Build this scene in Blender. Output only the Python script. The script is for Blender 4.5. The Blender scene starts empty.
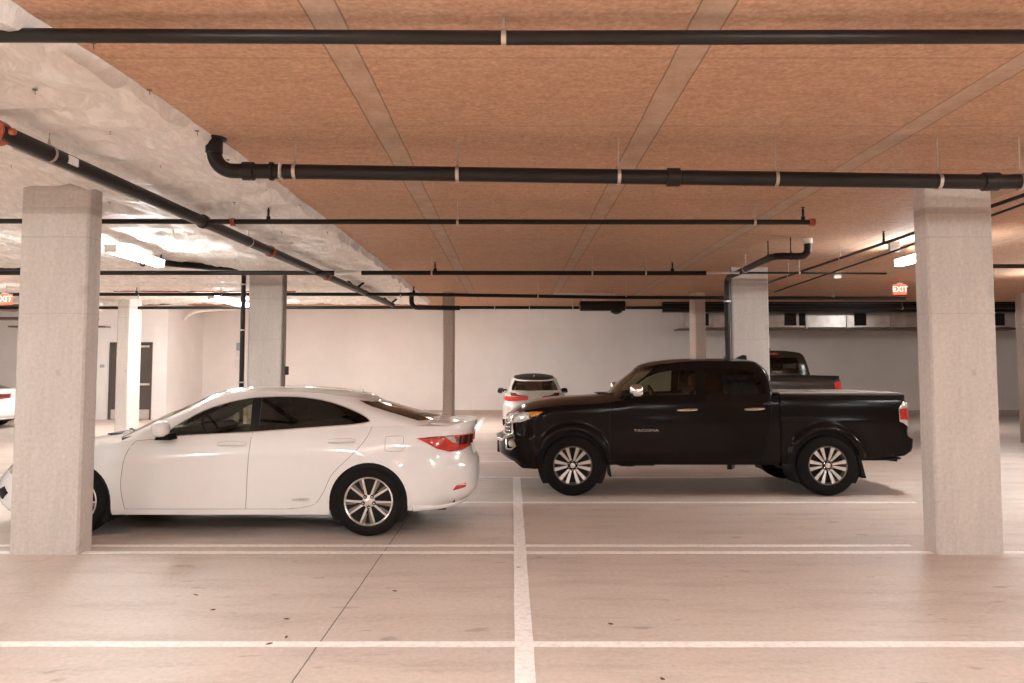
import bpy, bmesh, math, random
from mathutils import Vector, Matrix, noise
from mathutils.geometry import delaunay_2d_cdt
PI = math.pi
R = math.radians
scn = bpy.context.scene
COL = scn.collection
random.seed(7)

# ------------------------------------------------------------------ materials
def new_mat(name):
    m = bpy.data.materials.new(name); m.use_nodes = True
    nt = m.node_tree
    return m, nt, nt.nodes['Principled BSDF']

def simple(name, col, rough=.5, metal=0., coat=0., var=.06, vscale=8., bump=0., bscale=60., emis=None, estr=0., trans=0., ior=1.45, spec=.5):
    m, nt, b = new_mat(name)
    tc = nt.nodes.new('ShaderNodeTexCoord')
    nz = nt.nodes.new('ShaderNodeTexNoise'); nz.inputs['Scale'].default_value = vscale; nz.inputs['Detail'].default_value = 4
    nt.links.new(tc.outputs['Object'], nz.inputs['Vector'])
    rp = nt.nodes.new('ShaderNodeValToRGB')
    rp.color_ramp.elements[0].position = .3; rp.color_ramp.elements[1].position = .7
    rp.color_ramp.elements[0].color = [max(0, c*(1-var)) for c in col] + [1]
    rp.color_ramp.elements[1].color = [min(1, c*(1+var)) for c in col] + [1]
    nt.links.new(nz.outputs['Fac'], rp.inputs['Fac']); nt.links.new(rp.outputs['Color'], b.inputs['Base Color'])
    b.inputs['Roughness'].default_value = rough; b.inputs['Metallic'].default_value = metal
    b.inputs['Coat Weight'].default_value = coat; b.inputs['Coat Roughness'].default_value = .03
    b.inputs['IOR'].default_value = ior
    b.inputs['Specular IOR Level'].default_value = spec
    if trans: b.inputs['Transmission Weight'].default_value = trans
    if emis:
        b.inputs['Emission Color'].default_value = list(emis)+[1]; b.inputs['Emission Strength'].default_value = estr
    if bump:
        n2 = nt.nodes.new('ShaderNodeTexNoise'); n2.inputs['Scale'].default_value = bscale; n2.inputs['Detail'].default_value = 5
        nt.links.new(tc.outputs['Object'], n2.inputs['Vector'])
        bp = nt.nodes.new('ShaderNodeBump'); bp.inputs['Strength'].default_value = bump; bp.inputs['Distance'].default_value = .01
        nt.links.new(n2.outputs['Fac'], bp.inputs['Height']); nt.links.new(bp.outputs['Normal'], b.inputs['Normal'])
    return m

def math_node(nt, op, a, b=None, c=None):
    n = nt.nodes.new('ShaderNodeMath'); n.operation = op
    for i, v in enumerate((a, b, c)):
        if v is None: continue
        if isinstance(v, (int, float)): n.inputs[i].default_value = v
        else: nt.links.new(v, n.inputs[i])
    return n.outputs[0]

def mixc(nt, fac, a, b, mode='MIX'):
    n = nt.nodes.new('ShaderNodeMix'); n.data_type = 'RGBA'; n.blend_type = mode
    for sock, v in ((n.inputs[0], fac), (n.inputs[6], a), (n.inputs[7], b)):
        if isinstance(v, (int, float)): sock.default_value = v
        elif isinstance(v, (tuple, list)): sock.default_value = list(v)+[1]
        else: nt.links.new(v, sock)
    return n.outputs[2]

def noise_tex(nt, vec, scale, detail=5, rough=.55):
    n = nt.nodes.new('ShaderNodeTexNoise'); n.inputs['Scale'].default_value = scale
    n.inputs['Detail'].default_value = detail; n.inputs['Roughness'].default_value = rough
    nt.links.new(vec, n.inputs['Vector']); return n.outputs['Fac']

def mapping(nt, vec, sc):
    n = nt.nodes.new('ShaderNodeMapping'); n.inputs['Scale'].default_value = sc
    nt.links.new(vec, n.inputs['Vector']); return n.outputs[0]

def ramp(nt, fac, p0, p1, c0=(0,0,0), c1=(1,1,1)):
    n = nt.nodes.new('ShaderNodeValToRGB')
    n.color_ramp.elements[0].position = p0; n.color_ramp.elements[1].position = p1
    n.color_ramp.elements[0].color = list(c0)+[1]; n.color_ramp.elements[1].color = list(c1)+[1]
    nt.links.new(fac, n.inputs['Fac']); return n.outputs['Color']

def mat_floor():
    m, nt, b = new_mat('floor_concrete')
    P = nt.nodes.new('ShaderNodeTexCoord').outputs['Object']
    sep = nt.nodes.new('ShaderNodeSeparateXYZ'); nt.links.new(P, sep.inputs[0])
    big = noise_tex(nt, mapping(nt, P, (.45, 1., 1)), 1.1, 6, .6)
    c = ramp(nt, big, .3, .72, (.485, .39, .325), (.61, .50, .425))
    smear = noise_tex(nt, mapping(nt, P, (.5, 2.2, 1)), 1.6, 8, .68)
    c = mixc(nt, math_node(nt, 'MULTIPLY', ramp(nt, smear, .50, .72), .62), c, (.27, .20, .155))
    fine = noise_tex(nt, P, 26, 7, .75)
    c = mixc(nt, .42, c, ramp(nt, fine, .3, .7, (.36, .285, .235), (.71, .59, .51)))
    spots = noise_tex(nt, mapping(nt, P, (1.2, 2.4, 1)), 2.6, 3, .5)
    c = mixc(nt, math_node(nt, 'MULTIPLY', ramp(nt, spots, .66, .72), .45), c, (.18, .12, .09))
    pale = noise_tex(nt, mapping(nt, P, (1, 1.4, 1)), .7, 4, .6)
    c = mixc(nt, math_node(nt, 'MULTIPLY', ramp(nt, pale, .55, .75), .25), c, (.68, .58, .52))
    # saw-cut control joints running away from the camera and one across
    wob = math_node(nt, 'MULTIPLY', math_node(nt, 'SUBTRACT', noise_tex(nt, P, 1.2, 3), .5), .012)
    xw = math_node(nt, 'ADD', sep.outputs[0], wob)
    for cx, wd, st in ((-1.13, .0045, .85), (-3.95, .004, .3), (4.55, .004, .25), (9.4, .004, .5), (-9.0, .004, .5)):
        d = math_node(nt, 'ABSOLUTE', math_node(nt, 'SUBTRACT', xw, cx))
        l = math_node(nt, 'MULTIPLY', math_node(nt, 'LESS_THAN', d, wd), st)
        c = mixc(nt, l, c, (.05, .033, .025))
    nt.links.new(c, b.inputs['Base Color'])
    nt.links.new(ramp(nt, smear, .3, .8, (.42,)*3, (.62,)*3), b.inputs['Roughness'])
    b.inputs['Specular IOR Level'].default_value = .35
    bp = nt.nodes.new('ShaderNodeBump'); bp.inputs['Strength'].default_value = .12; bp.inputs['Distance'].default_value = .01
    nt.links.new(fine, bp.inputs['Height']); nt.links.new(bp.outputs[0], b.inputs['Normal'])
    return m

def mat_slab():
    m, nt, b = new_mat('board_marked_slab')
    P = nt.nodes.new('ShaderNodeTexCoord').outputs['Object']
    sep = nt.nodes.new('ShaderNodeSeparateXYZ'); nt.links.new(P, sep.inputs[0])
    g1 = noise_tex(nt, mapping(nt, P, (.35, 5.5, 1)), 2.4, 7, .65)
    g2 = noise_tex(nt, mapping(nt, P, (.8, 26, 1)), 2.2, 6, .7)
    c = ramp(nt, g1, .28, .74, (.42, .215, .125), (.61, .35, .215))
    c = mixc(nt, .42, c, ramp(nt, g2, .28, .72, (.36, .18, .10), (.69, .415, .265)))
    bl = noise_tex(nt, P, .8, 5, .6)
    c = mixc(nt, math_node(nt, 'MULTIPLY', ramp(nt, bl, .5, .7), .45), c, (.60, .40, .28))
    md = noise_tex(nt, mapping(nt, P, (1, 2.2, 1)), 9, 6, .7)
    c = mixc(nt, .34, c, ramp(nt, md, .36, .66, (.24, .115, .065), (.74, .47, .32)))
    fine = noise_tex(nt, P, 34, 5, .75)
    c = mixc(nt, .42, c, ramp(nt, fine, .3, .7, (.20, .10, .06), (.80, .53, .37)))
    # sheet joints across, every 1.22 m
    yy = math_node(nt, 'MULTIPLY', sep.outputs[1], 1/1.22)
    fy = math_node(nt, 'ABSOLUTE', math_node(nt, 'SUBTRACT', math_node(nt, 'FRACT', yy), .5))
    c = mixc(nt, math_node(nt, 'MULTIPLY', math_node(nt, 'LESS_THAN', fy, .006), .3), c, (.10, .06, .04))
    # pale infill strips running away, every 1.86 m
    wob = math_node(nt, 'MULTIPLY', math_node(nt, 'SUBTRACT', noise_tex(nt, P, 2.2, 3), .5), .018)
    xs = math_node(nt, 'MULTIPLY', math_node(nt, 'ADD', math_node(nt, 'ADD', sep.outputs[0], wob), 20*1.86+.93-.96), 1/1.86)
    fx = math_node(nt, 'MULTIPLY', math_node(nt, 'ABSOLUTE', math_node(nt, 'SUBTRACT', math_node(nt, 'FRACT', xs), .5)), 1.86)
    st = math_node(nt, 'LESS_THAN', fx, .083)
    sc = ramp(nt, noise_tex(nt, mapping(nt, P, (1.5, 1.0, 1)), 4, 6, .65), .3, .7, (.36, .25, .18), (.54, .41, .32))
    c = mixc(nt, math_node(nt, 'MULTIPLY', st, .62), c, sc)
    ed = math_node(nt, 'LESS_THAN', math_node(nt, 'ABSOLUTE', math_node(nt, 'SUBTRACT', fx, .083)), .005)
    c = mixc(nt, math_node(nt, 'MULTIPLY', ed, .6), c, (.09, .055, .04))
    nt.links.new(c, b.inputs['Base Color']); b.inputs['Roughness'].default_value = .78
    b.inputs['Specular IOR Level'].default_value = .25
    bp = nt.nodes.new('ShaderNodeBump'); bp.inputs['Strength'].default_value = .25; bp.inputs['Distance'].default_value = .01
    nt.links.new(g2, bp.inputs['Height']); nt.links.new(bp.outputs[0], b.inputs['Normal'])
    return m

def mat_concrete(name, c0, c1, joints=()):
    m, nt, b = new_mat(name)
    P = nt.nodes.new('ShaderNodeTexCoord').outputs['Object']
    sep = nt.nodes.new('ShaderNodeSeparateXYZ'); nt.links.new(P, sep.inputs[0])
    c = ramp(nt, noise_tex(nt, mapping(nt, P, (1.4, 1.4, .55)), 2.2, 7, .62), .3, .7, c0, c1)
    streak = noise_tex(nt, mapping(nt, P, (9, 9, .5)), 2, 5, .6)
    c = mixc(nt, math_node(nt, 'MULTIPLY', ramp(nt, streak, .48, .75), .32), c, tuple(x*.6 for x in c0))
    v = nt.nodes.new('ShaderNodeTexVoronoi'); v.inputs['Scale'].default_value = 11; nt.links.new(P, v.inputs['Vector'])
    pin = math_node(nt, 'MULTIPLY', math_node(nt, 'LESS_THAN', v.outputs['Distance'], .055), math_node(nt, 'GREATER_THAN', noise_tex(nt, P, 3, 2), .52))
    c = mixc(nt, math_node(nt, 'MULTIPLY', pin, .6), c, tuple(x*.4 for x in c0))
    blot = noise_tex(nt, P, 5.5, 3, .5)
    c = mixc(nt, math_node(nt, 'MULTIPLY', ramp(nt, blot, .66, .74), .4), c, tuple(x*.5 for x in c0))
    fine = noise_tex(nt, P, 30, 5, .75)
    c = mixc(nt, .34, c, ramp(nt, fine, .3, .7, tuple(x*.7 for x in c0), tuple(min(1, x*1.25) for x in c1)))
    for zz, th, st in joints:
        d = math_node(nt, 'ABSOLUTE', math_node(nt, 'SUBTRACT', sep.outputs[2], zz))
        c = mixc(nt, math_node(nt, 'MULTIPLY', math_node(nt, 'LESS_THAN', d, th), st), c, tuple(x*.45 for x in c0))
    nt.links.new(c, b.inputs['Base Color']); b.inputs['Roughness'].default_value = .8
    b.inputs['Specular IOR Level'].default_value = .25
    bp = nt.nodes.new('ShaderNodeBump'); bp.inputs['Strength'].default_value = .2; bp.inputs['Distance'].default_value = .01
    nt.links.new(fine, bp.inputs['Height']); nt.links.new(bp.outputs[0], b.inputs['Normal'])
    return m

def mat_block_wall():
    m, nt, b = new_mat('painted_wall')
    P = nt.nodes.new('ShaderNodeTexCoord').outputs['Object']
    c = ramp(nt, noise_tex(nt, P, .7, 5, .6), .3, .7, (.72, .665, .62), (.80, .745, .70))
    sep = nt.nodes.new('ShaderNodeSeparateXYZ'); nt.links.new(P, sep.inputs[0])
    fz = math_node(nt, 'ABSOLUTE', math_node(nt, 'SUBTRACT', math_node(nt, 'FRACT', math_node(nt, 'MULTIPLY', sep.outputs[2], 1/1.22)), .5))
    c = mixc(nt, math_node(nt, 'MULTIPLY', math_node(nt, 'LESS_THAN', fz, .006), .12), c, (.4, .32, .27))
    nt.links.new(c, b.inputs['Base Color']); b.inputs['Roughness'].default_value = .7
    return m

def mat_sheeting():
    m, nt, b = new_mat('plastic_sheeting')
    P = nt.nodes.new('ShaderNodeTexCoord').outputs['Object']
    w = nt.nodes.new('ShaderNodeTexNoise'); w.inputs['Scale'].default_value = 1.6; w.inputs['Detail'].default_value = 3
    nt.links.new(P, w.inputs['Vector'])
    vv = nt.nodes.new('ShaderNodeVectorMath'); vv.operation = 'MULTIPLY_ADD'
    vv.inputs[1].default_value = (.5,)*3
    nt.links.new(w.outputs['Color'], vv.inputs[0]); nt.links.new(P, vv.inputs[2])
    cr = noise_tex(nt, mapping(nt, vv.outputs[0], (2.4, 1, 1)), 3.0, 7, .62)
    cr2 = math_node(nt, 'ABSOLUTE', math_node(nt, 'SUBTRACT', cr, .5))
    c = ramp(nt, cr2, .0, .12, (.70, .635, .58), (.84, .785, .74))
    nt.links.new(c, b.inputs['Base Color'])
    b.inputs['Roughness'].default_value = .46; b.inputs['Specular IOR Level'].default_value = .5
    bp = nt.nodes.new('ShaderNodeBump'); bp.inputs['Strength'].default_value = .75; bp.inputs['Distance'].default_value = .05
    nt.links.new(cr2, bp.inputs['Height']); nt.links.new(bp.outputs[0], b.inputs['Normal'])
    return m

def mat_paint_stripe():
    m, nt, b = new_mat('worn_stripe_paint')
    P = nt.nodes.new('ShaderNodeTexCoord').outputs['Object']
    c = ramp(nt, noise_tex(nt, P, 22, 7, .7), .30, .55, (.66, .58, .52), (.86, .80, .75))
    nt.links.new(c, b.inputs['Base Color']); b.inputs['Roughness'].default_value = .6
    return m

def mat_glass(name, tint, rough=.0, opaque=.0):
    m, nt, b = new_mat(name)
    out = nt.nodes['Material Output']
    tr = nt.nodes.new('ShaderNodeBsdfTransparent'); tr.inputs[0].default_value = list(tint)+[1]
    gl = nt.nodes.new('ShaderNodeBsdfGlossy'); gl.inputs['Roughness'].default_value = .02 + rough
    gl.inputs[0].default_value = (.95, .93, .9, 1)
    fr = nt.nodes.new('ShaderNodeFresnel'); fr.inputs[0].default_value = 1.5
    mx = nt.nodes.new('ShaderNodeMixShader')
    nt.links.new(fr.outputs[0], mx.inputs[0]); nt.links.new(tr.outputs[0], mx.inputs[1]); nt.links.new(gl.outputs[0], mx.inputs[2])
    nt.links.new(mx.outputs[0], out.inputs[0]); nt.nodes.remove(b)
    return m

M = {}
M['floor'] = mat_floor(); M['slab'] = mat_slab(); M['wall'] = mat_block_wall(); M['sheet'] = mat_sheeting()
M['column'] = mat_concrete('column_concrete', (.50, .44, .395), (.61, .545, .495), ((2.78, .004, .35), (2.10, .004, .25), (3.02, .03, .25)))
M['column_warm'] = mat_concrete('column_concrete_tan', (.42, .33, .275), (.52, .42, .355), ((2.6, .004, .4), (1.9, .004, .3)))
M['wallbase'] = mat_concrete('wall_concrete', (.42, .33, .28), (.52, .42, .36))
M['stripe'] = mat_paint_stripe()
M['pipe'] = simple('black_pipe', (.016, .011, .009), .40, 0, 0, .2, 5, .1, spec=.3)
M['pipe_grey'] = simple('primed_pipe', (.16, .115, .095), .45, .3, 0, .15, 5)
M['steel'] = simple('galvanised_steel', (.55, .48, .42), .35, .85, 0, .12, 20)
M['duct'] = simple('duct_sheet_metal', (.62, .56, .51), .3, .7, 0, .2, 3, .3, 4)
M['rust'] = simple('orange_coupling', (.36, .075, .03), .5, 0, 0, .25, 20)
M['white_fit'] = simple('white_fitting', (.75, .70, .65), .4)
M['dark'] = simple('dark_recess', (.012, .008, .007), .8)
M['door_grey'] = simple('door_paint', (.10, .08, .07), .45)
M['frame_white'] = simple('frame_paint', (.62, .54, .48), .5)
M['sign_blue'] = simple('sign_face', (.30, .34, .36), .4)
M['sign_white'] = simple('sign_white_face', (.7, .66, .62), .4)
M['exit_body'] = simple('exit_sign_body', (.5, .12, .08), .5, emis=(1, .075, .03), estr=.42)
M['exit_letter'] = simple('exit_letters', (.9, .7, .6), .5, emis=(1, .62, .45), estr=.55)
M['lens'] = simple('lamp_lens', (.9, .88, .85), .4, emis=(.95, 1.0, 1.02), estr=30)
M['lens_off'] = simple('lamp_lens_unlit', (.62, .52, .45), .4)
M['housing'] = simple('lamp_housing', (.75, .7, .65), .4)
M['white_car'] = simple('pearl_white_paint', (.82, .79, .765), .25, 0, 1., .01, 3)
M['black_car'] = simple('black_paint', (.010, .0068, .0058), .15, 0, 0., .1, 3, spec=.16)
M['dark_truck'] = simple('charcoal_paint', (.036, .027, .022), .2, 0, 0, .1, 3, spec=.6)
M['silver_car'] = simple('silver_paint', (.50, .46, .42), .32, .35, 1., .05, 3)
M['trim_black'] = simple('black_trim', (.009, .0065, .0055), .5, spec=.22)
M['seam'] = simple('panel_gap', (.10, .08, .07), .7)
M['seam_black'] = simple('panel_gap_black', (.004, .003, .003), .7)
M['rubber'] = simple('tyre_rubber', (.009, .0065, .0055), .8, 0, 0, .2, 30, .2, 40, spec=.25)
M['chrome'] = simple('chrome', (.82, .78, .74), .12, 1.)
M['alloy'] = simple('machined_alloy', (.72, .68, .64), .28, .8)
M['alloy_grey'] = simple('painted_alloy_grey', (.22, .19, .17), .4, .5)
M['alloy_dark'] = simple('painted_alloy_dark', (.02, .016, .014), .4, .3)
M['glass_clear'] = mat_glass('side_glass', (.55, .55, .48))
M['glass_mid'] = mat_glass('truck_side_glass', (.42, .43, .34))
M['glass_dark'] = mat_glass('privacy_glass', (.035, .028, .025))
M['lamp_red'] = simple('tail_lamp_red', (.42, .022, .014), .15, 0, 1., .25, 18, emis=(1, .05, .02), estr=.02)
M['lamp_dark'] = simple('tail_lamp_smoked', (.09, .012, .010), .15, 0, 1.)
M['lamp_clear'] = simple('headlamp_clear', (.66, .62, .58), .12, .4, 1., .25, 30)
M['amber'] = simple('amber_lens', (.62, .20, .02), .2, 0, 1., emis=(1, .35, .03), estr=.02)
M['interior'] = simple('cabin_interior', (.035, .026, .022), .7)
M['seat_fabric'] = simple('seat_leather', (.055, .042, .036), .6)
M['tonneau'] = simple('bed_cover_vinyl', (.30, .26, .23), .35, 0, .3, .1, 6)
M['leaf'] = simple('dry_leaf_brown', (.13, .05, .025), .8)

# ------------------------------------------------------------------ object helpers
def link(name, mesh, parent=None, loc=None):
    o = bpy.data.objects.new(name, mesh); COL.objects.link(o)
    if parent is not None: o.parent = parent
    if loc is not None: o.location = loc
    return o

def obj(name, bm, mat, parent=None, smooth=False, loc=None):
    me = bpy.data.meshes.new(name)
    bmesh.ops.recalc_face_normals(bm, faces=bm.faces)
    bm.to_mesh(me); bm.free()
    mats = mat if isinstance(mat, (list, tuple)) else [mat]
    for m in mats: me.materials.append(m)
    if smooth:
        me.polygons.foreach_set('use_smooth', [True]*len(me.polygons))
        me.set_sharp_from_angle(angle=R(38))
    return link(name, me, parent, loc)

def tag(o, label, cat, group=None, kind=None):
    o['label'] = label; o['category'] = cat
    if group: o['group'] = group
    if kind: o['kind'] = kind
    return o

def empty(name, loc=(0, 0, 0), rz=0, label=None, cat=None, group=None):
    o = bpy.data.objects.new(name, None); COL.objects.link(o)
    o.location = loc; o.rotation_euler = (0, 0, rz); o.empty_display_size = .2
    if label: tag(o, label, cat, group)
    return o

def struct(o): o['kind'] = 'structure'; return o

def copy_tree(o, parent=None):
    c = o.copy(); COL.objects.link(c)
    if parent is not None: c.parent = parent
    for ch in list(o.children): copy_tree(ch, c)
    return c

def box(bm, x0, x1, y0, y1, z0, z1, mi=0, bev=0.):
    vs = [bm.verts.new((x, y, z)) for x in (x0, x1) for y in (y0, y1) for z in (z0, z1)]
    fs = [bm.faces.new([vs[i] for i in q]) for q in ((0, 1, 3, 2), (4, 6, 7, 5), (0, 4, 5, 1), (2, 3, 7, 6), (0, 2, 6, 4), (1, 5, 7, 3))]
    for f in fs: f.material_index = mi
    if bev:
        es = list({e for f in fs for e in f.edges})
        bmesh.ops.bevel(bm, geom=es, offset=bev, segments=2, profile=.5, affect='EDGES')
    return vs

def tube(bm, pts, r, seg=14, cap=True, mi=0):
    pts = [Vector(p) for p in pts]
    rs = r if isinstance(r, (list, tuple)) else [r]*len(pts)
    rings = []; n = len(pts); up = None
    for i, p in enumerate(pts):
        d = (pts[min(i+1, n-1)] - pts[max(i-1, 0)]).normalized()
        if up is None:
            up = Vector((0, 0, 1)) if abs(d.z) < .9 else Vector((0, 1, 0))
        a = d.cross(up).normalized(); b = a.cross(d).normalized(); up = b
        rings.append([bm.verts.new(p + (a*math.cos(2*PI*k/seg) + b*math.sin(2*PI*k/seg))*rs[i]) for k in range(seg)])
    for i in range(n-1):
        for k in range(seg):
            f = bm.faces.new((rings[i][k], rings[i][(k+1) % seg], rings[i+1][(k+1) % seg], rings[i+1][k])); f.material_index = mi
    if cap:
        for rg in (rings[0], rings[-1]):
            f = bm.faces.new(rg); f.material_index = mi

def lathe(bm, prof, axis='y', seg=40, center=(0, 0, 0), mi=0, closed=False):
    """prof: list of (axial, radius)"""
    c = Vector(center); rings = []
    for a, r in prof:
        ring = []
        for k in range(seg):
            t = 2*PI*k/seg
            if axis == 'y': v = Vector((r*math.cos(t), a, r*math.sin(t)))
            elif axis == 'z': v = Vector((r*math.cos(t), r*math.sin(t), a))
            else: v = Vector((a, r*math.cos(t), r*math.sin(t)))
            ring.append(bm.verts.new(c+v))
        rings.append(ring)
    m = len(rings)
    for i in range(m if closed else m-1):
        for k in range(seg):
            j = (i+1) % m
            f = bm.faces.new((rings[i][k], rings[i][(k+1) % seg], rings[j][(k+1) % seg], rings[j][k])); f.material_index = mi
    if not closed:
        for rg in (rings[0], rings[-1]):
            try: bm.faces.new(rg).material_index = mi
            except ValueError: pass

def prism(bm, poly, y0, y1, mi=0):
    """poly in (x, z), extruded along y"""
    a = [bm.verts.new((x, y0, z)) for x, z in poly]; b = [bm.verts.new((x, y1, z)) for x, z in poly]
    n = len(poly)
    for f in [bm.faces.new(a), bm.faces.new(b[::-1])] + [bm.faces.new((a[i], a[(i+1) % n], b[(i+1) % n], b[i])) for i in range(n)]:
        f.material_index = mi

def arc_pts(c, r, a0, a1, n, plane):
    """plane: two unit vectors"""
    u, v = Vector(plane[0]), Vector(plane[1]); c = Vector(c)
    return [c + u*r*math.cos(R(a0+(a1-a0)*i/n)) + v*r*math.sin(R(a0+(a1-a0)*i/n)) for i in range(n+1)]

def text_obj(name, body, size, mat, parent, loc, rot, depth=.002, sx=1.):
    cu = bpy.data.curves.new(name, 'FONT'); cu.body = body; cu.size = size; cu.extrude = depth
    cu.align_x = 'CENTER'; cu.align_y = 'CENTER'
    tmp = bpy.data.objects.new(name, cu); COL.objects.link(tmp)
    dg = bpy.context.evaluated_depsgraph_get()
    me = bpy.data.meshes.new_from_object(tmp.evaluated_get(dg))
    bpy.data.objects.remove(tmp)
    me.materials.clear(); me.materials.append(mat)
    o = link(name, me, parent, loc); o.rotation_euler = rot; o.scale = (sx, 1, 1)
    return o

# ------------------------------------------------------------------ smooth 1-D curve
def curve(pts):
    xs = [p[0] for p in pts]; ys = [p[1] for p in pts]; n = len(xs)
    h = [xs[i+1]-xs[i] for i in range(n-1)]; d = [(ys[i+1]-ys[i])/h[i] for i in range(n-1)]
    m = [0.]*n
    if n > 2:
        for i in range(1, n-1):
            if d[i-1]*d[i] > 0:
                w1, w2 = 2*h[i]+h[i-1], h[i]+2*h[i-1]
                m[i] = (w1+w2)/(w1/d[i-1]+w2/d[i])
    m[0] = d[0]; m[-1] = d[-1]
    def f(x):
        if x <= xs[0]: return ys[0]
        if x >= xs[-1]: return ys[-1]
        i = 0
        while x > xs[i+1]: i += 1
        t = (x-xs[i])/h[i]
        return (2*t**3-3*t*t+1)*ys[i] + (t**3-2*t*t+t)*h[i]*m[i] + (3*t*t-2*t**3)*ys[i+1] + (t**3-t*t)*h[i]*m[i+1]
    return f

def spline(pts, n=5, closed=False):
    out = []; N = len(pts)
    rng = range(N) if closed else range(N-1)
    g = (lambda i: pts[i % N]) if closed else (lambda i: pts[max(0, min(N-1, i))])
    for i in rng:
        p0, p1, p2, p3 = g(i-1), g(i), g(i+1), g(i+2)
        for k in range(n):
            t = k/n
            out.append(tuple(.5*((2*p1[j]) + (-p0[j]+p2[j])*t + (2*p0[j]-5*p1[j]+4*p2[j]-p3[j])*t*t + (-p0[j]+3*p1[j]-3*p2[j]+p3[j])*t**3) for j in range(2)))
    if not closed: out.append(tuple(pts[-1]))
    return out

def inside(p, poly):
    x, y = p; r = False; n = len(poly); j = n-1
    for i in range(n):
        xi, yi = poly[i]; xj, yj = poly[j]
        if (yi > y) != (yj > y) and x < (xj-xi)*(y-yi)/(yj-yi)+xi: r = not r
        j = i
    return r

def densify(poly, step):
    out = []; n = len(poly)
    for i in range(n):
        a, b = poly[i], poly[(i+1) % n]
        L = math.hypot(b[0]-a[0], b[1]-a[1]); k = max(1, int(math.ceil(L/step)))
        for q in range(k): out.append((a[0]+(b[0]-a[0])*q/k, a[1]+(b[1]-a[1])*q/k))
    return out

# ------------------------------------------------------------------ car skin band
class Band:
    """a car skin wrapped round the plan outline: u runs nose-centre > side > tail-centre, t runs bottom > top"""
    def __init__(s, xf, xr, w, cf, cr, nf, nr, zl, zh, bulge=None, barrel=.02, H=.8):
        s.xf, s.xr, s.w, s.cf, s.cr, s.nf, s.nr, s.zl, s.zh, s.bulge, s.barrel, s.H = xf, xr, w, cf, cr, nf, nr, zl, zh, bulge, barrel, H
        s.W0 = w(.5)
        s.Ls = (xr(.4)-cr)-(xf(.4)+cf); s.Cf = (cf+s.W0)*.85; s.Cr = (cr+s.W0)*.85
        s.u0, s.u1 = -s.Cf, s.Ls+s.Cr
    def P(s, u, v, side=-1, off=0.):
        if off:
            p = s.P(u, v, side); return p + s.N(u, v, side)*off
        t = v/s.H
        a, b, W = s.xf(t), s.xr(t), s.w(t)
        x0, x1 = a+s.cf, b-s.cr
        if u < 0:
            th = min(1., -u/s.Cf)*PI/2
            x = x0 - s.cf*max(0., math.sin(th))**(2/s.nf); y = W*max(0., math.cos(th))**(2/s.nf)
        elif u > s.Ls:
            th = min(1., (u-s.Ls)/s.Cr)*PI/2
            x = x1 + s.cr*max(0., math.sin(th))**(2/s.nr); y = W*max(0., math.cos(th))**(2/s.nr)
        else:
            x = x0+(x1-x0)*u/s.Ls; y = W
        mid = .5*(s.xf(.4)+s.xr(.4)); hl = .5*(s.xr(.4)-s.xf(.4))
        y *= 1 - s.barrel*((x-mid)/hl)**2
        z = s.zl(x)+(s.zh(x)-s.zl(x))*t
        if s.bulge: y += s.bulge(x, z)*min(1., y/.5)
        return Vector((x, side*y, z))
    def N(s, u, v, side=-1):
        e = .004
        u0, u1 = max(s.u0+.001, u-e), min(s.u1-.001, u+e)
        if u1 <= u0: u0, u1 = u-e, u+e
        du = s.P(u1, v, side)-s.P(u0, v, side)
        dv = s.P(u, v+e, side)-s.P(u, v-e, side)
        n = du.cross(dv)
        if n.length < 1e-12: return Vector((0, side, 0))
        n.normalize()
        if side > 0: n = -n
        return n
    def uv(s, x, z):
        t = (z-s.zl(x))/max(1e-6, s.zh(x)-s.zl(x))
        t = min(1., max(0., t))
        a, b = s.xf(t), s.xr(t); x0, x1 = a+s.cf, b-s.cr
        if x < x0:
            q = min(1., (x0-x)/s.cf); u = -math.asin(q**(s.nf/2))/(PI/2)*s.Cf
        elif x > x1:
            q = min(1., (x-x1)/s.cr); u = s.Ls + math.asin(q**(s.nr/2))/(PI/2)*s.Cr
        else: u = (x-x0)/(x1-x0)*s.Ls
        return (u, t*s.H)
    def loop(s, pts, step=.03):
        return [s.uv(x, z) for x, z in densify(pts, step)]

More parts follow.
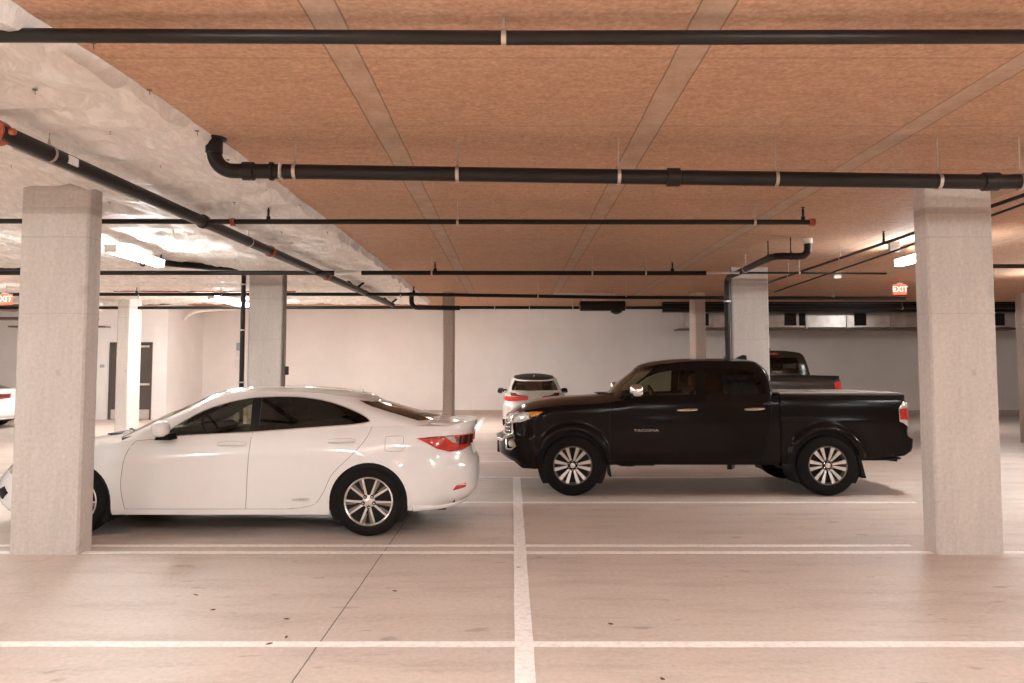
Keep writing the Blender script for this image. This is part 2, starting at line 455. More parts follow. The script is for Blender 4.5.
def panel(name, band, outline, mat, parent, sides=(-1,), holes=(), off=0., step=.05, thick=0.):
    """outline and holes are loops in band (u, v) coordinates"""
    us = [p[0] for p in outline]; vs = [p[1] for p in outline]
    out = densify(outline, step)
    loops = [out] + [densify(h, step) for h in holes]
    verts = []; edges = []
    for lp in loops:
        b = len(verts); n = len(lp)
        verts += [Vector(p) for p in lp]; edges += [(b+i, b+(i+1) % n) for i in range(n)]
    nx = max(1, int((max(us)-min(us))/step)); ny = max(1, int((max(vs)-min(vs))/step))
    for i in range(1, nx):
        for j in range(1, ny):
            p = (min(us)+(max(us)-min(us))*i/nx, min(vs)+(max(vs)-min(vs))*j/ny)
            if inside(p, out): verts.append(Vector(p))
    V, E, F, _, _, _ = delaunay_2d_cdt(verts, edges, [], 0, 1e-5)
    V = [(v[0], v[1]) for v in V]; tris = []
    for f in F:
        c = (sum(V[i][0] for i in f)/len(f), sum(V[i][1] for i in f)/len(f))
        if inside(c, out) and not any(inside(c, h) for h in holes): tris.append(f)
    pos = []; nor = []; faces = []
    for sd in sides:
        b = len(pos)
        for (u, v) in V:
            n = band.N(u, v, sd); pos.append(band.P(u, v, sd)+n*off); nor.append(n)
        for f in tris: faces.append([b+i for i in (f if sd < 0 else f[::-1])])
        if thick:
            b2 = len(pos); cnt = {}
            for (u, v) in V:
                n = band.N(u, v, sd); pos.append(band.P(u, v, sd)+n*(off-thick)); nor.append(-n)
            for f in tris:
                faces.append([b2+i for i in (f[::-1] if sd < 0 else f)])
                for q in range(len(f)):
                    e = (f[q], f[(q+1) % len(f)]); cnt[e] = cnt.get(e, 0)+1
            for (i, j) in list(cnt):
                if (j, i) not in cnt: faces.append([b+i, b2+i, b2+j, b+j])
    if len(sides) == 2:
        mp = {}; remap = []; p2 = []; n2 = []
        for p, n in zip(pos, nor):
            key = (round(p.x, 4), round(p.y, 4) + 0., round(p.z, 4)) if abs(p.y) < 2e-3 else None
            if key is not None and key in mp: remap.append(mp[key]); continue
            if key is not None: mp[key] = len(p2); n = Vector((n.x, 0, n.z)).normalized() if Vector((n.x, 0, n.z)).length > .1 else n
            remap.append(len(p2)); p2.append(p); n2.append(n)
        faces = [[remap[i] for i in f] for f in faces]; faces = [f for f in faces if len(set(f)) == len(f)]
        pos, nor = p2, n2
    me = bpy.data.meshes.new(name)
    me.from_pydata([tuple(p) for p in pos], [], faces)
    used = set(i for f in faces for i in f)
    me.polygons.foreach_set('use_smooth', [True]*len(me.polygons))
    if not thick: me.normals_split_custom_set_from_vertices([tuple(n) for n in nor])
    me.materials.append(mat)
    bm = bmesh.new(); bm.from_mesh(me)
    loose = [v for v in bm.verts if not v.link_faces]
    if loose: bmesh.ops.delete(bm, geom=loose, context='VERTS')
    bm.to_mesh(me); bm.free()
    return link(name, me, parent)

def top_panel(name, band, ua, ub, crown, mat, parent, p=2.6, nu=60, nq=14, zoff=0., shrink=1., v1=None, pc=1.5):
    """the surface closing a band at its upper edge between u = ua and ub, bowed up towards the middle"""
    v1 = band.H if v1 is None else v1
    bm = bmesh.new(); rows = []
    for i in range(nu+1):
        u = ua+(ub-ua)*i/nu
        e = band.P(u, v1, 1)
        c = crown*min(1., max(0., e.y)/band.w(1.))**pc
        rows.append([bm.verts.new((e.x, e.y*shrink*(q/nq), e.z+zoff+c*(1-abs(q/nq)**p))) for q in range(-nq, nq+1)])
    for i in range(nu):
        for k in range(2*nq):
            try: bm.faces.new((rows[i][k], rows[i+1][k], rows[i+1][k+1], rows[i][k+1]))
            except ValueError: pass
    bmesh.ops.remove_doubles(bm, verts=bm.verts, dist=1e-5)
    for f in bm.faces: f.smooth = True
    me = bpy.data.meshes.new(name); bmesh.ops.recalc_face_normals(bm, faces=bm.faces)
    if sum(f.normal.z*f.calc_area() for f in bm.faces) < 0: bmesh.ops.reverse_faces(bm, faces=bm.faces)
    bm.to_mesh(me); bm.free(); me.materials.append(mat)
    return link(name, me, parent)

def seams(name, band, lines, mat, parent, r=.0022, sides=(-1, 1), off=.0004):
    bms = {sd: bmesh.new() for sd in sides}
    for ln in lines:
        pts = []
        for i in range(len(ln)-1):
            a, b = ln[i], ln[i+1]; k = max(1, int(math.hypot(b[0]-a[0], b[1]-a[1])/.04))
            pts += [(a[0]+(b[0]-a[0])*q/k, a[1]+(b[1]-a[1])*q/k) for q in range(k)]
        pts.append(ln[-1])
        for sd in sides:
            tube(bms[sd], [band.P(*band.uv(x, z), sd, off) for x, z in pts], r, 6)
    for sd in sides: obj(name, bms[sd], mat, parent, True)

def arch(xc, zc, rad, a0=0, a1=180, n=20):
    return [(xc+rad*math.cos(R(a0+(a1-a0)*i/n)), zc+rad*math.sin(R(a0+(a1-a0)*i/n))) for i in range(n+1)]

# ------------------------------------------------------------------ wheels
def wheel(parent, xc, zc, yc, side, rt, rr, wd, style):
    """side -1 faces the camera side; yc is the outer face of the tyre"""
    o = side
    root = empty('wheel', (xc, yc, zc)); root.parent = parent
    def Y(a): return o*a
    h = wd
    bm = bmesh.new()
    prof = [(-.012, rr*.985), (.0, rr+.012), (.006, rr+.03), (.004, rt-.045), (-.012, rt-.014), (-.035, rt-.002), (-.06, rt), (-h+.06, rt), (-h+.03, rt-.004), (-h+.008, rt-.03), (-h, rr+.02), (-h+.012, rr*.985)]
    lathe(bm, [(Y(a), r) for a, r in prof], 'y', 56, closed=True)
    obj('tire', bm, M['rubber'], root, True)
    bm = bmesh.new()
    prof = [(-.004, rr+.002), (.000, rr-.004), (-.006, rr-.013), (-.03, rr-.018), (-.10, rr-.035), (-h+.02, rr-.03), (-h+.01, rr)]
    lathe_open(bm, [(Y(a), r) for a, r in prof], 56)
    # back plate so the barrel reads dark
    obj('rim_barrel', bm, M['alloy'] if style == 'sedan' else M['alloy_grey'], root, True)
    bm = bmesh.new(); lathe(bm, [(Y(-.085), .03), (Y(-.085), rr*.74), (Y(-.105), rr*.74), (Y(-.105), .03)], 'y', 40, closed=True)
    lathe(bm, [(Y(-.13), .02), (Y(-.13), rr-.036), (Y(-.15), rr-.036), (Y(-.15), .02)], 'y', 40, closed=True, mi=1)
    obj('brake_disc', bm, [M['alloy_dark'], M['dark']], root, True)
    bm = bmesh.new()
    def blade(ang0, ang1, r0, r1, w0, w1, y0, y1, mi, dep=.022):
        a0, a1 = R(ang0), R(ang1)
        c0 = Vector((r0*math.cos(a0), 0, r0*math.sin(a0))); c1 = Vector((r1*math.cos(a1), 0, r1*math.sin(a1)))
        d = (c1-c0).normalized(); nn = Vector((-d.z, 0, d.x))
        q = [c0-nn*w0/2, c0+nn*w0/2, c1+nn*w1/2, c1-nn*w1/2]; ys = (y0, y0, y1, y1)
        A = [bm.verts.new((p.x, Y(y), p.z)) for p, y in zip(q, ys)]
        B = [bm.verts.new((p.x, Y(y-dep), p.z)) for p, y in zip(q, ys)]
        for f in [bm.faces.new(A), bm.faces.new(B[::-1])] + [bm.faces.new((A[i], A[(i+1) % 4], B[(i+1) % 4], B[i])) for i in range(4)]:
            f.material_index = mi
    if style == 'sedan':
        for k in range(5):
            a = 90+36+72*k
            blade(a-12, a-20, .05, rr-.008, .022, .020, -.012, -.010, 0)
            blade(a+12, a+16, .05, rr-.008, .022, .014, -.012, -.010, 0)
            blade(a+5, a+9, .06, rr-.012, .020, .034, -.022, -.014, 1)
            blade(a-6, a-12, .06, rr-.012, .012, .022, -.026, -.018, 1)
        nl = 5
    else:
        for k in range(6):
            a = 60*k
            blade(a+12, a+12.5, .055, rr-.006, .022, .050, -.030, -.006, 0)
            blade(a-12, a-12.5, .055, rr-.006, .022, .050, -.030, -.006, 0)
            blade(a, a, .05, rr-.02, .016, .012, -.045, -.028, 1)
        nl = 6
    lathe(bm, [(Y(-.035), .066), (Y(-.016), .058), (Y(-.012), .044), (Y(-.012), .001)] , 'y', 30, mi=0 if style == 'sedan' else 1)
    obj('spokes', bm, [M['alloy'], M['alloy_grey'] if style == 'sedan' else M['alloy_dark']], root, True)
    bm = bmesh.new(); lathe(bm, [(Y(-.02), .034), (Y(.0), .032), (Y(.004), .024), (Y(.005), .001)], 'y', 24)
    obj('center_cap', bm, M['alloy'], root, True)
    bm = bmesh.new()
    for k in range(nl):
        t = R(90+36+360*k/nl) if nl == 5 else R(30+60*k)
        lathe(bm, [(Y(-.03), .019), (Y(-.0095), .019), (Y(-.009), .017), (Y(-.009), .0005)], 'y', 12, ((.056*math.cos(t)), 0, .056*math.sin(t)), mi=1)
        lathe(bm, [(Y(-.03), .010), (Y(-.001), .010), (Y(.003), .006), (Y(.003), .0005)], 'y', 8, ((.056*math.cos(t)), 0, .056*math.sin(t)))
    obj('lug_nuts', bm, [M['chrome'], M['alloy_dark']], root, True)
    return root

def lathe_open(bm, prof, seg):
    rings = []
    for a, r in prof:
        rings.append([bm.verts.new((r*math.cos(2*PI*k/seg), a, r*math.sin(2*PI*k/seg))) for k in range(seg)])
    for i in range(len(rings)-1):
        for k in range(seg):
            bm.faces.new((rings[i][k], rings[i][(k+1) % seg], rings[i+1][(k+1) % seg], rings[i+1][k]))

def arch_liner(parent, xc, zc, rad, y0, y1):
    for sd in (-1, 1):
        bm = bmesh.new(); n = 22; A = []; B = []
        for i in range(n+1):
            a = R(-32+244*i/n)
            A.append(bm.verts.new((xc+rad*math.cos(a), sd*y0, zc+rad*math.sin(a)))); B.append(bm.verts.new((xc+rad*math.cos(a), sd*y1, zc+rad*math.sin(a))))
        for i in range(n): bm.faces.new((A[i], A[i+1], B[i+1], B[i]))
        bm.faces.new(B)
        obj('wheel_arch_liner', bm, M['trim_black'], parent, True)

def seat(bm, x, y, z, w=.5, hd=True, lean=.14, h=.56):
    prism_y = [(x-.50, z), (x, z), (x+.02, z+.10), (x-.46, z+.13), (x-.52, z+.08)]
    prism(bm, prism_y, y-w/2, y+w/2)
    prism(bm, [(x-.06, z+.06), (x+.06, z+.04), (x+.06+lean, z+h), (x+lean+.02, z+h+.03), (x+lean-.05, z+h-.02)], y-w/2, y+w/2)
    if hd:
        prism(bm, [(x+lean, z+h+.05), (x+lean+.08, z+h+.05), (x+lean+.11, z+h+.20), (x+lean+.06, z+h+.23), (x+lean+.01, z+h+.18)], y-.13, y+.13)
        tube(bm, [(x+lean+.04, y-.05, z+h-.02), (x+lean+.05, y-.05, z+h+.08)], .006, 6)
        tube(bm, [(x+lean+.04, y+.05, z+h-.02), (x+lean+.05, y+.05, z+h+.08)], .006, 6)

def steering(parent, x, y, z):
    bm = bmesh.new()
    n = 28; c = Vector((x, y, z)); ax = Vector((math.cos(R(25)), 0, math.sin(R(25))))
    u = Vector((0, 1, 0)); v = ax.cross(u)
    pts = [c+(u*math.cos(2*PI*i/n)+v*math.sin(2*PI*i/n))*.185 for i in range(n+1)]
    tube(bm, pts, .015, 8, False)
    tube(bm, [c, c-ax*.25], .03, 8)
    for a in (0, 180, 270):
        tube(bm, [c, c+(u*math.cos(R(a))+v*math.sin(R(a)))*.18], .016, 6)
    return obj('steering_wheel', bm, M['trim_black'], parent, True)

def blob(bm, c, r, n=2.4, seg=20, rings=12):
    """super-ellipsoid"""
    def s(a, e): return math.copysign(abs(a)**e, a)
    e = 2/n; V = []
    for i in range(rings+1):
        ph = -PI/2+PI*i/rings; row = []
        for k in range(seg):
            th = 2*PI*k/seg
            row.append(bm.verts.new((c[0]+r[0]*s(math.cos(ph), e)*s(math.cos(th), e), c[1]+r[1]*s(math.cos(ph), e)*s(math.sin(th), e), c[2]+r[2]*s(math.sin(ph), e))))
        V.append(row)
    for i in range(rings):
        for k in range(seg):
            bm.faces.new((V[i][k], V[i][(k+1) % seg], V[i+1][(k+1) % seg], V[i+1][k]))
    bmesh.ops.remove_doubles(bm, verts=bm.verts, dist=1e-4)
#==CARS==

# ------------------------------------------------------------------ four-door sedan
def build_sedan(name, paint, roofmat, rear_glass, seam_mat, badge=True):
    root = empty(name)
    L = 4.915
    zh = curve([(0, .62), (.3, .72), (.8, .80), (1.07, .84), (1.6, .905), (2.0, .94), (2.8, .985), (3.6, 1.03), (4.2, 1.05), (4.95, 1.035)])
    zl = curve([(0, .20), (.7, .19), (1.5, .206), (3.4, .206), (4.3, .245), (4.95, .26)])
    XW = (1.07, 3.89); ZW = .335; RA = .372
    def bulge(x, z):
        b = 0
        for xc in XW:
            r = math.hypot(x-xc, z-ZW); b += .016*math.exp(-((r-.40)/.075)**2)
        b += .010*math.exp(-((z-(.70+.045*(x-1)))/.05)**2) if 1.0 < x < 4.6 else 0
        b -= .012*math.exp(-((z-.40)/.12)**2)*math.exp(-((x-2.5)/.7)**2)
        return b
    B = Band(curve([(0, .10), (.2, .03), (.4, 0), (.6, .02), (.8, .09), (1, .22)]),
             curve([(0, L-.15), (.08, L-.05), (.2, L-.01), (.39, L), (.52, L-.01), (.60, L-.05), (.70, L-.075), (.92, L-.055), (1, L-.03)]),
             curve([(0, .865), (.08, .895), (.35, .908), (.6, .902), (.82, .880), (.92, .858), (.975, .83), (1, .80)]),
             .95, .55, 2.5, 2.5, zl, zh, bulge, .02, .8)
    S2 = [(1.80, 1.2), (1.60, .88), (1.545, .71), (1.53, .49), (1.57, .263)]
    S2 = spline(S2, 4)
    S3 = [(2.75, 1.2), (2.745, .9), (2.72, .263)]
    S4 = spline([(3.90, 1.2), (3.885, .994), (3.756, .811), (3.553, .61), (3.477, .456), (3.40, .33), (3.30, .285), (3.115, .263)], 4)
    A1, A2 = XW
    a1 = arch(A1, ZW, RA, 180, 150, 4); a1b = arch(A1, ZW, RA, 150, 0, 18)
    a2 = arch(A2, ZW, RA, 180, 35, 18); a2b = arch(A2, ZW, RA, 35, 0, 6)
    bs = [a1[-1], (.60, .60), (.50, 1.2)]
    H = B.H
    fb = [(B.u0, 0)] + B.loop([(A1-RA, .1), (A1-RA, ZW)] + a1[1:] + bs[1:])[:-1] + [B.uv(.50, 1.2), (B.u0, H)]
    # drop the closing run that loop() adds back to the first point
    def open_run(pts, step=.03):
        o = []
        for i in range(len(pts)-1):
            a, b = pts[i], pts[i+1]; k = max(1, int(math.hypot(b[0]-a[0], b[1]-a[1])/step))
            o += [B.uv(a[0]+(b[0]-a[0])*q/k, a[1]+(b[1]-a[1])*q/k) for q in range(k)]
        return o+[B.uv(*pts[-1])]
    fb = [(B.u0, 0)] + open_run([(A1-RA, .1), (A1-RA, ZW)] + a1[1:] + bs[1:]) + [(B.u0, H)]
    SD = (-1, 1)
    panel('front_bumper', B, fb, paint, root, SD)
    panel('fender', B, open_run([bs[2], bs[1]] + a1b + [(A1+RA, .1), (1.57, .1)] + S2[::-1]), paint, root, (-1,))
    panel('fender', B, open_run([bs[2], bs[1]] + a1b + [(A1+RA, .1), (1.57, .1)] + S2[::-1]), paint, root, (1,))
    for sd in SD:
        d = panel('front_door', B, open_run(S2+S3[::-1]), paint, root, (sd,))
        door_handle(d, B, 2.435, 2.70, .875, sd, paint)
        d = panel('rear_door', B, open_run(S3+S4[::-1]), paint, root, (sd,))
        door_handle(d, B, 3.50, 3.755, .905, sd, paint)
        if badge and sd < 0:
            p = B.P(*B.uv(3.245, .352), -1, .003)
            text_obj('hybrid_badge', 'HYBRID', .038, M['steel'], d, p, (PI/2, 0, 0), .001, 1.25)
        panel('rocker_panel', B, open_run([(1.57, .263), (3.115, .263), (3.30, .285), (3.40, .33), (A2-RA, ZW), (A2-RA, .1), (1.57, .1), (1.57, .262)]), paint, root, (sd,), off=.002)
        tq = B.uv(4.80, .74)
        q = panel('quarter_panel', B, open_run([S4[0]] + S4[1:21] + [(A2-RA, ZW)] + a2[1:] + [(4.45, .70), (4.62, .735)]) + [(tq[0], tq[1]), (tq[0], H)], paint, root, (sd,))
        # fuel filler lid outline
        if sd < 0:
            fl = [(4.04, .83), (4.04, .94), (4.055, .955), (4.20, .96), (4.215, .945), (4.215, .83), (4.20, .815), (4.055, .815), (4.04, .83)]
            seams('fuel_lid_gap', B, [fl], seam_mat, q, .0016, (-1,))
    tq = B.uv(4.80, .74)
    panel('rear_bumper', B, open_run([(A2+RA, .1), (A2+RA, ZW)] + a2b[::-1][1:] + [(4.45, .70), (4.62, .735)]) + [tq, (B.u1, tq[1]), (B.u1, 0)], paint, root, SD)
    pl = panel('tail_panel', B, [tq, (tq[0], H), (B.u1, H), (B.u1, tq[1])], paint, root, SD)
    seams('panel_gap', B, [S2, S3, S4, bs], seam_mat, root, .0022)
    seams('rocker_gap', B, [[(1.57, .263), (3.1, .263)]], seam_mat, root, .0018)
    # hood, deck lid, dark cabin floor
    uh = B.uv(1.95, .93)[0]; ud = B.uv(3.75, 1.03)[0]
    top_panel('hood', B, B.u0, uh, .095, paint, root, 2.4, 60)
    top_panel('trunk_lid', B, ud, B.u1, .05, paint, root, 2.4, 50)
    top_panel('cabin_floor', B, B.uv(1.75, .9)[0], B.uv(4.0, 1.)[0], -.05, M['interior'], root, 2, 10, zoff=-.01)
    # spoiler lip following the edge of the deck
    bm = bmesh.new(); rows = []
    us = [B.Ls+B.Cr*(.30+.70*k/14) for k in range(15)]
    ring = [B.P(u, H, -1) for u in us] + [B.P(u, H, 1) for u in us[::-1][1:]]
    for k, p in enumerate(ring):
        q = min(k, len(ring)-1-k)/14; lf = .045*min(1, q*2.5)**.7
        rows.append([bm.verts.new(v) for v in ((p.x-.17, p.y*.93, p.z+.030), (p.x-.04, p.y*.985, p.z+lf), (p.x+.004, p.y, p.z+lf-.004), (p.x+.002, p.y, p.z-.012), (p.x-.05, p.y*.97, p.z-.015), (p.x-.17, p.y*.9, p.z-.01))])
    for i in range(len(rows)-1):
        for k in range(6): bm.faces.new((rows[i][k], rows[i][(k+1) % 6], rows[i+1][(k+1) % 6], rows[i+1][k]))
    bm.faces.new(rows[0]); bm.faces.new(rows[-1][::-1])
    obj('spoiler_lip', bm, paint, root, True)
    # greenhouse
    G = Band(curve([(0, 1.10), (.2, 1.28), (.38, 1.47), (.75, 1.81), (1, 2.07)]),
             curve([(0, 4.66), (.26, 4.45), (.63, 4.14), (1, 3.82)]),
             curve([(0, .80), (.5, .735), (.82, .675), (.94, .635), (1, .58)]),
             .5, .38, 2.4, 2.6, lambda x: zh(x)-.02, curve([(2.0, 1.305), (2.2, 1.345), (2.45, 1.372), (2.7, 1.385), (3.2, 1.375), (3.6, 1.335), (3.85, 1.29)]), None, .0, .4)
    dlo_f = spline([(1.85, .945), (1.93, 1.01), (2.02, 1.075), (2.24, 1.20), (2.49, 1.283), (2.70, 1.322)], 3) + [(2.715, .99)]
    dlo_f = [(x, z) for x, z in dlo_f]
    dlo_r = [(2.80, .995), (2.79, 1.328)] + spline([(2.86, 1.334), (3.13, 1.332), (3.387, 1.300), (3.60, 1.240), (3.78, 1.165), (3.86, 1.115), (3.855, 1.085), (3.70, 1.062)], 3)[1:] + [(3.4, 1.04)]
    Lf = G.loop(dlo_f); Lr = G.loop(dlo_r)
    Wd = [(G.u0-.1, .03), (-.36*G.Cf, .03), (-.33*G.Cf, .2), (-.33*G.Cf, .372), (G.u0-.1, .372)]
    Bk = [(G.u1+.1, .10), (G.Ls+.40*G.Cr, .10), (G.Ls+.36*G.Cr, .25), (G.Ls+.36*G.Cr, .375), (G.u1+.1, .375)]
    bp = G.loop([(2.715, .985), (2.70, 1.325), (2.79, 1.333), (2.80, .992)])
    full = [(G.u0, 0), (G.u1, 0), (G.u1, G.H), (G.u0, G.H)]
    panel('body_pillar', G, full, paint, root, SD, holes=(Lf, Lr, Wd, Bk, bp), step=.04)
    for sd in SD: panel('door_pillar', G, bp, M['trim_black'], root, (sd,), step=.05)
    for sd in SD:
        w = panel('side_window', G, Lf, M['glass_clear'], root, (sd,), off=-.004)
        w = panel('side_window', G, Lr, M['glass_dark'], root, (sd,), off=-.004)
        w['label'] = 'dark tinted rear side window'
    cw = lambda lp: [(max(G.u0, min(G.u1, u)), v) for u, v in lp]
    panel('windshield', G, cw(Wd), M['glass_clear'], root, SD, off=-.003)
    panel('rear_window', G, cw(Bk), rear_glass, root, SD, off=-.003)
    top_panel('roof', G, G.u0, G.u1, .05, roofmat, root, 2.2, 90, pc=1.)
    # bright window surround
    for sd in SD:
        bm = bmesh.new(); outl = dlo_f[:-1] + dlo_r[1:] + [(2.80, .995), (2.715, .99), (1.85, .945)]
        pts = [G.P(*p, sd, .003) for p in G.loop(outl, .05)]
        tube(bm, pts+[pts[0]], .0055, 6, False)
        obj('window_trim', bm, M['steel'] , root, True)
    # dark seal inside pillars
    # cowl and wipers
    bm = bmesh.new()
    for (x0, y0, x1, y1) in ((1.22, .50, 1.50, -.05), (1.18, .0, 1.48, -.55)):
        tube(bm, [(x0, y0, .965), ((x0+x1)/2, (y0+y1)/2, .99), (x1, y1, .985)], .009, 6)
    box(bm, 1.14, 1.26, -.40, .40, .935, .95)
    obj('wiper', bm, M['trim_black'], root, True)
    # tail lamps wrapping the corners
    lampz = [(4.32, .968), (4.46, .975), (4.62, .985), (4.78, .975), (4.81, .955)]
    for sd in SD:
        u_in = B.Ls+B.Cr*.90
        a = [B.uv(4.34, .935), B.uv(4.50, .950), B.uv(4.66, .955)] + [(u_in, B.uv(4.62, .955)[1]), (u_in, B.uv(4.62, .84)[1])] + [B.uv(4.76, .80), B.uv(4.65, .795), B.uv(4.53, .835)]
        lp = panel('tail_lamp', B, a, M['lamp_red'], root, (sd,), off=.012, thick=.012, step=.03)
        mid = [B.uv(4.68, .945), (B.Ls+B.Cr*.30, B.uv(4.65, .945)[1]), (B.Ls+B.Cr*.42, B.uv(4.65, .885)[1]), B.uv(4.70, .875)]
        panel('clear_lens', B, mid, M['lamp_clear'], lp, (sd,), off=.015, step=.03)
        dk = [(B.Ls+B.Cr*.46, B.uv(4.65, .945)[1]), (u_in-.04, B.uv(4.65, .945)[1]), (u_in-.04, B.uv(4.65, .85)[1]), (B.Ls+B.Cr*.50, B.uv(4.65, .86)[1])]
        panel('smoked_lens', B, [B.uv(4.37, .930), B.uv(4.50, .942), B.uv(4.66, .948), B.uv(4.66, .937), B.uv(4.50, .928)], M['lamp_dark'], lp, (sd,), off=.0145, step=.03)
        panel('smoked_lens', B, dk, M['lamp_dark'], lp, (sd,), off=.0145, step=.03)
        rf = [B.uv(4.685, .425), B.uv(4.715, .468), B.uv(4.80, .480), B.uv(4.80, .440)]
        panel('reflector', B, rf, M['lamp_red'], root, (sd,), off=.006, thick=.006, step=.02)
        hl = [B.uv(.30, .62), B.uv(.42, .70), B.uv(.68, .74), B.uv(.60, .66), B.uv(.40, .58)]
        panel('headlamp', B, hl, M['lamp_clear'], root, (sd,), off=.008, thick=.01, step=.03)
        fg = [B.uv(.20, .40), B.uv(.33, .46), B.uv(.39, .40), B.uv(.30, .33)]
        panel('fog_lamp', B, fg, M['trim_black'], root, (sd,), off=.006, thick=.008, step=.03)
    gr = [(B.u0, B.uv(.02, .30)[1]), (B.u0+.34, B.uv(.1, .30)[1]), (B.u0+.22, B.uv(.05, .46)[1]), (B.u0+.36, B.H*.95), (B.u0, B.H*.95)]
    panel('grille', B, gr, M['trim_black'], root, SD, off=.008, step=.04)
    pv = B.uv(4.9, .85)[1]
    panel('number_plate', B, [(B.u1-.14, pv-.13), (B.u1-.14, pv-.02), (B.u1, pv-.02), (B.u1, pv-.13)], M['sign_white'], root, SD, off=.004, step=.05)
    # lower rear lip
    bm = bmesh.new()
    pts = [B.P(B.Ls+B.Cr*q, B.H*.03, sd_, .004) for sd_, q in [(-1, .05), (-1, .2), (-1, .4), (-1, .6), (-1, .8), (-1, .97)]]
    pts += [Vector((p.x, -p.y, p.z)) for p in pts[::-1]]
    tube(bm, [(p.x-.02, p.y, p.z) for p in pts], .032, 8)
    obj('bumper_lip', bm, paint, root, True)
    # mirrors
    for sd in SD:
        bm = bmesh.new(); blob(bm, (1.93, sd*.985, 1.035), (.072, .105, .075), 2.8)
        m = obj('side_mirror', bm, paint, root, True)
        bm = bmesh.new(); prism(bm, [(1.88, .93), (2.02, .93), (1.99, .985), (1.90, .985)], sd*.80, sd*1.00)
        obj('mirror_stalk', bm, M['trim_black'], m)
    # shark fin
    bm = bmesh.new()
    prism(bm, [(3.45, 1.385), (3.67, 1.335), (3.665, 1.40), (3.60, 1.403)], -.018, .018)
    obj('roof_antenna', bm, paint, root)
    # underbody, liners, cabin
    bm = bmesh.new()
    box(bm, .35, 4.6, -.56, .56, .20, .62); box(bm, 1.5, 3.45, -.86, .86, .22, .40)
    box(bm, .30, .62, -.55, .55, .2, .55); box(bm, 4.32, 4.70, -.72, .72, .30, .7)
    obj('underbody', bm, M['trim_black'], root)
    for xc in XW: arch_liner(root, xc, ZW, RA+.006, .50, .882)
    bm = bmesh.new()
    seat(bm, 2.72, -.38, .48, h=.58); obj('front_seat', bm, M['seat_fabric'], root)
    bm = bmesh.new(); seat(bm, 2.72, .38, .48, h=.58); obj('front_seat', bm, M['seat_fabric'], root)
    bm = bmesh.new()
    seat(bm, 3.55, 0, .50, w=1.2, h=.52, hd=False, lean=.2); seat(bm, 3.62, -.38, .50, h=.50, w=.4); seat(bm, 3.62, .38, .50, h=.50, w=.4)
    obj('rear_seat', bm, M['seat_fabric'], root)
    bm = bmesh.new(); prism(bm, [(1.45, .80), (1.45, .93), (1.75, 1.0), (2.02, 1.02), (2.08, .97), (2.05, .80)], -.74, .74)
    obj('dashboard', bm, M['interior'], root)
    steering(root, 2.20, -.38, .96)
    for xc in XW:
        for sd in SD: wheel(root, xc, ZW, sd*.905, sd, .335, .232, .215, 'sedan')
    return root, B, G

def door_handle(parent, B, x0, x1, z, sd, mat, mat2=None):
    bm = bmesh.new()
    pts = []
    for k in range(9):
        q = k/8; x = x0+(x1-x0)*q
        lift = .014+.030*math.sin(PI*q)**.6
        pts.append(B.P(*B.uv(x, z+.006*q), sd, lift))
    tube(bm, pts, [.013, .017, .020, .021, .021, .020, .019, .017, .012], 8)
    for v in bm.verts: v.co.z = z+(v.co.z-z)*1.15
    return obj('door_handle', bm, mat2 or mat, parent, True)

